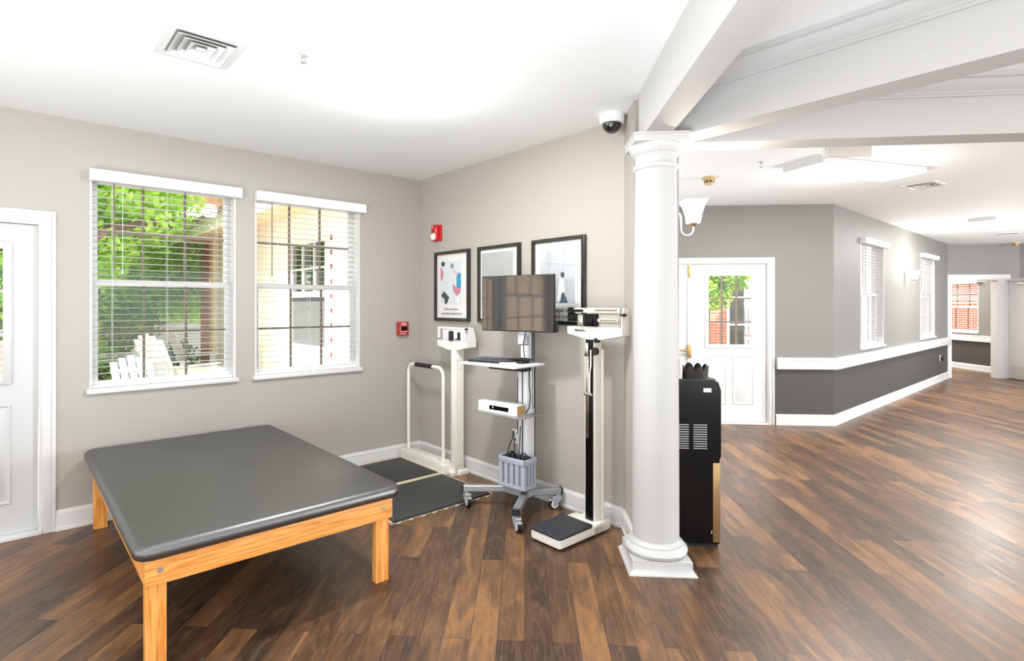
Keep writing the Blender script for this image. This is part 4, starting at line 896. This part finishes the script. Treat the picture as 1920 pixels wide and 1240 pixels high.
# ------------------------------------------------------------------ wall lamps
def sconce(label, loc, rz):
    """back plate on the plane y = 0, lamp reaching out towards -y"""
    q = thing('wall_lamp', label, 'wall lamp', loc, rz, 'opal glass wall lamps')
    mb = MB(); mb.extr([(0, -0.108), (0, 0.108), (-0.010, 0.108), (-0.026, 0.094), (-0.026, -0.066), (-0.010, -0.108)], 'x', -0.05, 0.05); mb.build('back_plate', M['trim'], q, 30)
    mb = MB(); mb.box(-0.053, 0.053, -0.004, 0.0, -0.112, 0.112); mb.build('plate_rim', pm('lamp_bronze', (120, 100, 76), 0.4, 0.6), q, 0)
    cx = -0.128
    pts = [(0, -0.024, -0.03), (0, -0.040, -0.028), (0, -0.050, -0.04), (0, -0.052, -0.08)]
    pts += [(0, cx + 0.038 + 0.038 * math.cos(a) - 0.038, -0.128 - 0.038 * math.sin(a)) for a in [PI * k / 12 for k in range(13)]] if False else [(0, -0.052 - 0.038 * (1 - math.cos(a)), -0.128 - 0.038 * math.sin(a)) for a in [PI * k / 12 for k in range(13)]]
    pts += [(0, cx, -0.108)]
    MB().tube(pts, 0.006, 10).build('arm', M['trim'], q, 60)
    mb = MB(); f = lambda h, z: [Vector((-h, cx - h, z)), Vector((h, cx - h, z)), Vector((h, cx + h, z)), Vector((-h, cx + h, z))]
    mb.rings([f(0.004, -0.112), f(0.020, -0.094), f(0.026, -0.088)]); mb.build('lamp_cup', M['bronze'], q, 30)
    mb = MB(); mb.rings([f(0.034, -0.09), f(0.040, -0.04), f(0.053, 0.012), f(0.070, 0.052), f(0.067, 0.052), f(0.050, 0.012), f(0.037, -0.04), f(0.031, -0.086)]); mb.build('glass_shade', M['shade'], q, 20)
    return q
sconce('wall lamp with a square flared shade above the black water dispenser', (0.93, 3.54, 2.095), PI / 2)
sconce('wall lamp between the two bright windows of the long hall wall', (DX + 3.42 * R2, DY + 3.42 * R2, 2.0), A45)

# ------------------------------------------------------------------ water dispenser
wd = thing('water_dispenser', 'black floor-standing water dispenser behind the column', 'water dispenser', (0.94, 3.48, 0), 0)
mb = MB()
mb.extr([(0.0, 0.02), (0.258, 0.02), (0.258, 0.54), (0.266, 0.56), (0.266, 0.965), (0.25, 1.015), (0.225, 1.025), (0.0, 1.025)], 'y', 0.0, 0.31)
bd = mb.build('body', M['blackgl'], wd, 30)
mb = MB(); mb.box(0.01, 0.25, 0.01, 0.30, 0.0, 0.022); mb.build('foot_base', M['black'], wd, 0)
mb = MB(); mb.box(0.0, 0.24, 0.0, 0.31, 1.0245, 1.032, 0.004); mb.build('top_cover', pm('dark_grey_top', (70, 70, 72), 0.3), wd, 30)
mb = MB(); mb.box(0.216, 0.262, -0.004, 0.305, 0.027, 0.52, 0.006); mb.build('lower_door', M['bronze'], wd, 30)
mb = MB()
for (a, b) in ((0.0, 0.072), (0.100, 0.182)):
    for k in range(11): mb.box(a, b, -0.0025, 0.0005, 0.603 + k * 0.0145, 0.609 + k * 0.0145)
mb.build('vent_louvres', M['alu'], wd, 0)
mb = MB(); mb.box(0.160, 0.208, -0.0015, 0.0005, 0.953, 0.978, 0.0005); mb.build('label_sticker', M['paper'], wd, 0)
mb = MB(); mb.box(0.264, 0.270, 0.02, 0.29, 0.80, 0.83, 0.002); mb.box(0.205, 0.214, -0.002, 0.001, 0.08, 0.10); mb.build('trim_clip', M['steel'], wd, 30)
bs = thing('scalloped_tray', 'black scalloped-edge metal tray on the water dispenser', 'tray', (1.06, 3.625, 1.032), 0)
mb = MB(); nn = 192; ri, ro, bo = [], [], []
for k in range(nn):
    a = 2 * PI * k / nn; sc_ = abs(math.sin(a * 6)); h_ = 0.044 + 0.034 * sc_ ** 0.7
    x, y = 0.112 * math.cos(a), 0.122 * math.sin(a)
    bo.append(Vector((x * 0.95, y * 0.95, 0.0))); ro.append(Vector((x, y, h_))); ri.append(Vector((x * 0.97, y * 0.97, h_)))
bi = [Vector((v.x * 0.96, v.y * 0.96, 0.004)) for v in bo]
mb.rings([bi, ri, ro, bo]); mb.build('tray_body', pm('hammered_black_metal', (44, 41, 38), 0.4, 0.5, noise=0.5, scale=120, bump=0.6), bs, 30)
mb = MB(); mb.lathe([(0.016, 0.0), (0.0165, 0.005), (0.0205, 0.12), (0.021, 0.13), (0.019, 0.13)], 24)
tag(mb.build('paper_cups', M['paper'], None, 40, (0.963, 3.507, 1.033)), 'stack of white paper cups beside the tray, mostly behind the column', 'cups')
mb = MB(); mb.box(-0.045, 0.045, -0.02, 0.02, 0.0, 0.002); tag(mb.build('folded_leaflet', M['paper'], None, 0, (1.13, 3.765, 1.0335), 0.1), 'white leaflet lying on top of the dispenser right of the tray', 'leaflet')

# ------------------------------------------------------------------ outdoors, as far as the windows show it
M['concrete'] = pm('pale_concrete', (206, 202, 196), 0.85, noise=0.06, scale=4)
M['mulch'] = pm('brown_mulch', (132, 92, 66), 0.95, noise=0.35, scale=24, bump=0.5)
M['stucco'] = pm('cream_render', (248, 242, 232), 0.8, noise=0.02)
M['soffit'] = pm('tan_soffit', (238, 206, 166), 0.7, noise=0.03)
M['brick'] = brick_mat('red_brick', (204, 112, 84), (184, 94, 70), (222, 190, 172))
M['siding'] = None
def siding_mat():
    m, nt, b = newmat('grey_lap_siding'); L = nt.links.new
    tc = N(nt, 'ShaderNodeTexCoord'); sp = N(nt, 'ShaderNodeSeparateXYZ'); L(tc.outputs['Object'], sp.inputs[0])
    mu = N(nt, 'ShaderNodeMath', operation='MULTIPLY'); mu.inputs[1].default_value = 7.0; L(sp.outputs['Z'], mu.inputs[0])
    fr = N(nt, 'ShaderNodeMath', operation='FRACT'); L(mu.outputs[0], fr.inputs[0])
    cr = ramp(nt, [(0.0, (120, 122, 122)), (0.12, (176, 180, 182)), (1.0, (190, 194, 196))]); L(fr.outputs[0], cr.inputs[0]); L(cr.outputs[0], b.inputs['Base Color']); b.inputs['Roughness'].default_value = 0.8
    return m
M['siding'] = siding_mat()
M['leafA'] = leaf_mat('bright_leaf', (112, 172, 44), (196, 232, 92), 0.5)
M['leafB'] = leaf_mat('deep_leaf', (60, 120, 46), (136, 190, 76), 0.4)
M['bark'] = pm('bark', (96, 74, 58), 0.95, noise=0.4, scale=14, bump=0.6)
M['chairw'] = pm('white_resin', (238, 240, 246), 0.5)
M['darkpane'] = pm('dark_reflecting_pane', (30, 40, 34), 0.04, noise=0.1, scale=3, ior=3.0)
M['screenp'] = pm('grey_insect_screen', (92, 96, 98), 0.7, noise=0.3, scale=60)
M['tabletop'] = pm('red_tablecloth', (214, 96, 92), 0.7)
M['beigebox'] = pm('beige_resin', (226, 206, 176), 0.6)
G0 = -0.12
mb = MB(); mb.box(-60, 60, -60, 60, G0 - 0.1, G0); tag(mb.build('patio_ground', M['concrete'], None, 0), 'pale concrete ground outside the windows', 'ground', kind='structure')
mb = MB(); mb.prism([W(-14, -5.2)[:2], W(-0.9, -5.2)[:2], W(-0.9, -11.4)[:2], W(-14, -11.4)[:2]], G0, G0 + 0.03); tag(mb.build('mulch_bed', M['mulch'], None, 0), 'brown mulch bed along the garden fence', 'ground', kind='structure')
# side wing of the building seen through the window nearest the corner
wg = thing('building_wing', 'cream side wing of the building with a tan eave outside the windows', 'building wing', W(0.05, 0), A45, kind='structure')
mb = MB(); mb.box(0, 0.2, 0.17, 2.22, G0, 2.85); mb.box(0, 0.2, 2.22, 3.50, G0, 0.88); mb.box(0, 0.2, 2.22, 3.50, 2.40, 2.85); mb.box(0, 0.2, 3.50, 7.45, G0, 2.85); mb.build('wing_wall', M['stucco'], wg, 0)
mb = MB(); mb.box(-0.06, 0.4, 7.62, 8.35, G0, 2.85); mb.build('brick_pier', M['brick'], wg, 0)
mb = MB(); mb.box(-0.07, 0.3, 7.42, 7.62, G0, 2.85); mb.build('corner_board', M['soffit'], wg, 0)
for k in range(9): MB().box(-0.012, 0.0, 2.08, 2.12, 0.82 + k * 0.19, 0.88 + k * 0.19).build('brick_quoin', pm('dark_red_quoin', (128, 60, 52), 0.85) if k == 0 else bpy.data.materials['dark_red_quoin'], wg, 0)
mb = MB(); mb.box(-0.62, 0.4, 0.17, 9.2, 2.80, 2.88); mb.build('soffit', M['soffit'], wg, 0)
mb = MB(); mb.box(-0.66, -0.62, 0.17, 9.2, 2.74, 2.96); mb.build('fascia', M['stucco'], wg, 0)
mb = MB(); mb.extr([(-0.72, 2.93), (2.5, 4.6), (2.5, 4.7), (-0.72, 3.0)], 'y', 0.17, 9.3); mb.build('wing_roof', pm('roof_shingle', (150, 128, 112), 0.9, noise=0.2, scale=20), wg, 0)
mb = MB(); mb.extr([(-2.6, 3.35), (-0.2, 4.75), (2.4, 3.35), (2.4, 3.2), (-0.2, 4.55), (-2.6, 3.2)], 'y', 9.2, 12.0); mb.box(-2.3, 2.2, 9.4, 12.0, 3.05, 3.22); mb.build('porch_gable', M['soffit'], wg, 0)
mb = MB(); mb.box(-0.02, 0.06, 2.20, 2.27, 0.86, 2.42); mb.box(-0.02, 0.06, 3.45, 3.52, 0.86, 2.42); mb.box(-0.02, 0.06, 2.27, 3.45, 0.86, 0.93); mb.box(-0.02, 0.06, 2.27, 3.45, 2.35, 2.42); mb.box(-0.03, 0.05, 2.27, 3.45, 1.60, 1.68)
for k in (1, 2): yy = 2.27 + 1.18 * k / 3; mb.box(0.0, 0.03, yy - 0.012, yy + 0.012, 1.68, 2.35)
mb.box(0.0, 0.03, 2.27, 3.45, 1.99, 2.015); wf = mb.build('wing_window_frame', M['trim'], wg, 0)
mb = MB(); mb.box(0.03, 0.05, 2.27, 3.45, 1.66, 2.36); mb.build('upper_pane', M['darkpane'], wf, 0)
mb = MB(); mb.box(0.02, 0.05, 2.27, 3.45, 0.92, 1.62); mb.build('lower_screen', M['screenp'], wf, 0)
# grey fence of lapped boards
mb = MB(); mb.box(-16, 2.5, 11.5, 11.6, G0, 1.9); tag(mb.build('garden_fence', M['siding'], None, 0, W(0, 0), A45), 'grey lapped-board garden fence behind the trees', 'fence', kind='structure')
# brick building opposite the double door
bb = thing('brick_building', 'red brick building with a large dark window beyond the double door', 'building', (0, 12.9, 0), 0, kind='structure')
mb = MB(); mb.box(0.2, 4.62, 0, 0.3, G0, 3.4); mb.box(4.62, 6.4, 0, 0.3, G0, 0.5); mb.box(4.62, 6.4, 0, 0.3, 2.95, 3.4); mb.build('brick_wall', M['brick'], bb, 0)
mb = MB(); mb.box(4.62, 6.4, 0.02, 0.1, 0.5, 2.95)
mb.build('dark_glazing', M['darkpane'], bb, 0)
mb = MB()
for xx in (4.62, 5.02, 5.10, 5.50, 5.98): mb.box(xx - 0.03, xx + 0.03, -0.03, 0.03, 0.5, 2.95)
for zz in (0.5, 1.05, 1.66, 2.0, 2.3, 2.92): mb.box(4.62, 6.4, -0.025, 0.02, zz - 0.022, zz + 0.022)
mb.build('window_grid', M['trim'], bb, 0)
mb = MB(); mb.box(13.2, 13.5, 9.5, 18.5, G0, 4.2); tag(mb.build('brick_side_building', brick_mat('pink_brick', (158, 84, 70), (140, 70, 58), (196, 160, 146)), None, 0), 'red brick wall outside the far doorway window', 'building', kind='structure')

def leaves(mb, c, r, n, size, rng, shell=0.55):
    """leaf quads scattered through an ellipsoid, denser towards its surface"""
    lobes = [(Vector((rng.uniform(-0.6, 0.6) * r[0], rng.uniform(-0.6, 0.6) * r[1], rng.uniform(-0.5, 0.6) * r[2])), rng.uniform(0.35, 0.6)) for _ in range(12)]
    for _ in range(n):
        l, s = rng.choice(lobes)
        d = Vector((rng.gauss(0, 1), rng.gauss(0, 1), rng.gauss(0, 1))).normalized() * (rng.uniform(shell, 1.0))
        p = Vector(c) + l + Vector((d.x * r[0] * s, d.y * r[1] * s, d.z * r[2] * s))
        a = Vector((rng.gauss(0, 1), rng.gauss(0, 1), rng.gauss(0, 0.6))).normalized(); b = a.orthogonal().normalized() * size * 0.5; a = a * size
        mb._take([p - a * 0.5, p + b * 0.6, p + a * 0.5, p - b * 0.6], [[0, 1, 2, 3]])
def tree(label, base, h, cr, n, leaf, size=0.14, tr=0.11, seed=1, lean=(0, 0)):
    rng = random.Random(seed)
    t_ = thing('tree', label, 'tree', (base[0], base[1], G0), 0, 'trees outside the windows')
    mb = MB(); mb.tube([(0, 0, 0), (lean[0] * 0.3, lean[1] * 0.3, h * 0.35), (lean[0] * 0.7, lean[1] * 0.7, h * 0.65), (lean[0], lean[1], h)], tr, 9)
    for k in range(5 if h > 2.2 else 0):
        a = 2 * PI * k / 5 + seed; z = h * (0.5 + 0.08 * k)
        mb.tube([(lean[0] * 0.5, lean[1] * 0.5, z), (lean[0] * 0.5 + math.cos(a) * cr[0] * 0.4, lean[1] * 0.5 + math.sin(a) * cr[1] * 0.4, z + cr[2] * 0.3), (lean[0] * 0.5 + math.cos(a) * cr[0] * 0.75, lean[1] * 0.5 + math.sin(a) * cr[1] * 0.75, z + cr[2] * 0.4)], tr * 0.35, 6)
    mb.build('trunk', M['bark'], t_, 60)
    mb = MB(); leaves(mb, (lean[0], lean[1], h), cr, n, size, rng); mb.build('foliage', leaf, t_, 0)
    return t_
tree('broad bright green tree nearest the left window', (-6.95, 8.0), 3.1, (1.8, 1.8, 1.75), 15000, M['leafA'], 0.115, 0.15, 3)
tree('tall bright green tree behind the first one', (-8.6, 10.0), 3.7, (2.6, 2.6, 2.4), 15000, M['leafA'], 0.15, 0.14, 5)
tree('darker green tree farthest left outside the window', (-9.4, 8.0), 2.8, (2.1, 2.1, 2.2), 10000, M['leafB'], 0.14, 0.18, 8)
tree('light green tree seen through the glass of the double door', (3.75, 11.6), 2.05, (1.0, 0.5, 0.7), 6000, M['leafA'], 0.095, 0.05, 11)
tree('leafy green tree left of the cream wing, mirrored in its window', (-8.2, 5.2), 3.0, (1.6, 1.6, 1.8), 3000, M['leafA'], 0.17, 0.12, 13)
def shrub(label, c, r, n, leaf, size, seed):
    s_h = thing('shrub', label, 'shrub', (c[0], c[1], G0), 0, 'shrubs outside the windows')
    rng = random.Random(seed); mb = MB()
    for k in range(7):
        a = rng.uniform(0, 2 * PI); mb.tube([(0, 0, 0), (math.cos(a) * r[0] * 0.3, math.sin(a) * r[1] * 0.3, r[2] * 0.8), (math.cos(a) * r[0] * 0.6, math.sin(a) * r[1] * 0.6, r[2] * 1.4)], 0.015, 5)
    mb.build('stems', M['bark'], s_h, 0)
    mb = MB(); leaves(mb, (0, 0, r[2] * 1.05), r, n, size, rng); mb.build('foliage', leaf, s_h, 0)
tree('low spreading bright tree in front of the grey fence', (-8.6, 12.0), 2.3, (2.6, 1.6, 1.3), 10000, M['leafA'], 0.13, 0.1, 41)
shrub('large dark green shrub below the trees, in front of the grey fence', (-7.6, 9.4), (1.0, 1.0, 1.0), 2600, M['leafB'], 0.12, 21)
shrub('light green shrub at the left foot of the trees', (-7.4, 8.3), (0.7, 0.7, 0.85), 1800, M['leafA'], 0.11, 22)
shrub('small green shrub by the brick pier of the cream wing', (-7.2, 11.1), (0.4, 0.4, 0.5), 700, M['leafB'], 0.09, 23)
shrub('small green shrub beneath the patio table beyond the double door', (4.35, 11.6), (0.35, 0.3, 0.35), 600, M['leafB'], 0.08, 24)
tree('dark thick-trunked tree at the left edge of the left window', (-5.95, 6.55), 3.9, (1.5, 1.5, 1.3), 7000, M['leafA'], 0.12, 0.15, 31)
mb = MB(); mb.box(-13, -6.7, 1.7, 1.9, G0, 3.2); tag(mb.build('brick_garden_wall', brick_mat('tan_brick', (246, 214, 186), (238, 200, 168), (250, 240, 230)), None, 0, W(0, 0), A45), 'tan brick wall outside the window left of the white door', 'wall', kind='structure')
def garden_chair():
    g = thing('garden_chair', 'x', 'garden chair', (0, 0, G0), 0, 'white slatted garden chairs')
    RX = Matrix.Rotation(math.radians(-22), 4, 'X')
    for k in range(5):
        x = -0.24 + 0.12 * k; hh = 0.78 - 0.03 * abs(k - 2) ** 1.5
        mb = MB(); mb.box(x - 0.05, x + 0.05, -0.011, 0.011, 0, hh, 0.008, 2, Matrix.Translation((0, 0.22, 0.30)) @ RX); mb.build('back_slat', M['chairw'], g, 30)
    mb = MB()
    for z in (0.16, 0.52): mb.box(-0.29, 0.29, 0.012, 0.034, z, z + 0.06, 0.004, 1, Matrix.Translation((0, 0.22, 0.30)) @ RX)
    mb.build('back_rail', M['chairw'], g, 30)
    mb = MB()
    for k in range(6): y = -0.28 + k * 0.095; mb.box(-0.27, 0.27, y, y + 0.08, 0.36 - k * 0.014, 0.38 - k * 0.014, 0.004)
    mb.build('seat', M['chairw'], g, 30)
    for sx in (-1, 1):
        mb = MB(); mb.box(sx * 0.33 - 0.055, sx * 0.33 + 0.055, -0.36, 0.34, 0.56, 0.582, 0.008); mb.build('arm', M['chairw'], g, 30)
        mb = MB(); mb.box(sx * 0.31 - 0.016, sx * 0.31 + 0.016, -0.32, -0.22, 0, 0.56, 0.004); mb.build('leg', M['chairw'], g, 30)
        mb = MB(); mb.extr([(-0.3, 0.30), (-0.3, 0.38), (0.62, 0.08), (0.66, 0.0), (0.56, 0.0)], 'x', sx * 0.285 - 0.014, sx * 0.285 + 0.014); mb.build('rear_leg', M['chairw'], g, 30)
    return g
gc = garden_chair()
gc.scale = (1.15, 1.15, 1.15); gc.location = (-5.55, 8.5, G0); gc.rotation_euler.z = math.radians(160); gc['label'] = 'white garden chair nearest the cream wing in the left window'
cb = dup(gc, (-4.98, 6.9, G0), math.radians(60), 'white garden chair in front of another chair, seen low in the left window'); cb.scale = (0.9, 0.9, 0.9)
dup(gc, (-6.7, 10.9, G0), math.radians(110), 'white garden chair farthest back by the grey fence')
dup(gc, (3.72, 10.3, G0), math.radians(80), 'white garden chair outside the double door')
tb = thing('patio_table', 'patio table with a red top outside the double door', 'table', (4.62, 10.6, G0), 0)
mb = MB(); mb.cyl((0, 0, 1.02), (0, 0, 1.06), 0.48, n=36); mb.build('table_top', M['tabletop'], tb, 30)
mb = MB(); mb.cyl((0, 0, 0.97), (0, 0, 1.02), 0.485, n=36); mb.build('table_rim', M['chairw'], tb, 30)
for k in range(4):
    a = PI / 4 + PI / 2 * k; mb = MB(); mb.tube([(math.cos(a) * 0.38, math.sin(a) * 0.38, 0), (math.cos(a) * 0.3, math.sin(a) * 0.3, 0.98)], 0.025, 8); mb.build('leg', M['beigebox'], tb, 40)
sb = thing('storage_box', 'beige garden storage box low in the right half of the left window', 'storage box', (-4.75, 7.75, G0), A45)
mb = MB(); mb.box(-0.28, 0.28, -0.25, 0.25, 0.0, 0.62, 0.02); mb.build('body', M['beigebox'], sb, 30)
mb = MB(); mb.box(-0.30, 0.30, -0.27, 0.27, 0.62, 0.68, 0.015); mb.build('lid', M['beigebox'], sb, 30)

# ------------------------------------------------------------------ light
w = bpy.data.worlds.new('world'); SC.world = w; w.use_nodes = True
bg = w.node_tree.nodes['Background']; bg.inputs[0].default_value = (0.93, 0.97, 1.0, 1); bg.inputs[1].default_value = 1.6
sun = bpy.data.lights.new('sun', 'SUN'); sun.energy = 6.0; sun.angle = math.radians(1.0); sun.color = (1.0, 0.95, 0.86)
so = bpy.data.objects.new('sun', sun); COL.objects.link(so); so.rotation_euler = (math.radians(42), 0, math.radians(-28))
def area(name, loc, size, power, rot=(0, 0, 0), color=(1, 0.97, 0.93), sy=None):
    l = bpy.data.lights.new(name, 'AREA'); l.energy = power; l.size = size; l.color = color
    if sy: l.shape = 'RECTANGLE'; l.size_y = sy
    o = bpy.data.objects.new(name, l); COL.objects.link(o); o.location = loc; o.rotation_euler = rot
    return o
def point(name, loc, power, r, color=(1, 0.93, 0.83)):
    l = bpy.data.lights.new(name, 'POINT'); l.energy = power; l.shadow_soft_size = r; l.color = color
    o = bpy.data.objects.new(name, l); COL.objects.link(o); o.location = loc; return o
area('panel_lamp', (2.985, 5.215, 2.685), 1.2, 22, (0, 0, math.radians(22.5)), (1, 0.98, 0.95), sy=0.36)
area('panel_lamp', (7.05, 8.90, 2.685), 1.4, 30, (0, 0, A45), (1, 0.98, 0.95), sy=0.26)
point('overhead_light', (-0.682, 3.109, 2.56), 6, 0.08, (1, 0.985, 0.96))
area('overhead_light', (-0.682, 3.109, 2.70), 0.2, 18, (0, 0, 0), (1, 0.985, 0.96))
point('panel_glow', (2.985, 5.215, 2.42), 9, 0.10, (1, 0.985, 0.96))
point('panel_glow', (7.05, 8.90, 2.42), 9, 0.10, (1, 0.985, 0.96))
area('uplight_fill', (-1.1, 0.0, 0.5), 2.6, 92, (PI, 0, 0), (0.88, 0.95, 1.0))  # unseen uplights, added to brighten the ceilings
area('uplight_fill', (3.4, -0.8, 0.5), 2.4, 32, (PI, 0, 0), (0.88, 0.95, 1.0))
area('uplight_fill', (0.2, 5.7, 0.5), 1.2, 24, (PI, 0, 0), (0.90, 0.96, 1.0))  # added uplight hidden behind the picture wall, lifts the hall ceiling
area('uplight_fill', (9.4, 3.2, 0.5), 2.8, 235, (PI, 0, 0), (0.88, 0.95, 1.0))
area('uplight_fill', (10.6, 7.4, 0.5), 2.0, 80, (PI, 0, 0), (0.88, 0.95, 1.0))
area('overhead_light', (9.4, 14.4, 2.68), 0.8, 60)  # added to lighten the far corridor, no fixture hangs there
area('side_fill', (12.6, 1.2, 1.6), 2.2, 210, (PI / 2, 0, math.radians(52)), (0.95, 0.98, 1.0))  # added fill for the long hall wall, no window stands here
point('sconce_bulb', (1.058, 3.54, 2.12), 5, 0.03)
point('sconce_bulb', (DX + 3.42 * R2 + 0.155 * R2, DY + 3.42 * R2 - 0.155 * R2, 2.03), 12, 0.03)

SC.view_settings.view_transform = 'Standard'; SC.view_settings.look = 'None'; SC.view_settings.gamma = 1; SC.view_settings.use_curve_mapping = False
SC.view_settings.exposure = 1.14
SC.cycles.use_denoising = True
SC.cycles.max_bounces = 10; SC.cycles.diffuse_bounces = 6; SC.cycles.transparent_max_bounces = 16
SC.cycles.sample_clamp_indirect = 6; SC.cycles.caustics_reflective = False; SC.cycles.caustics_refractive = False
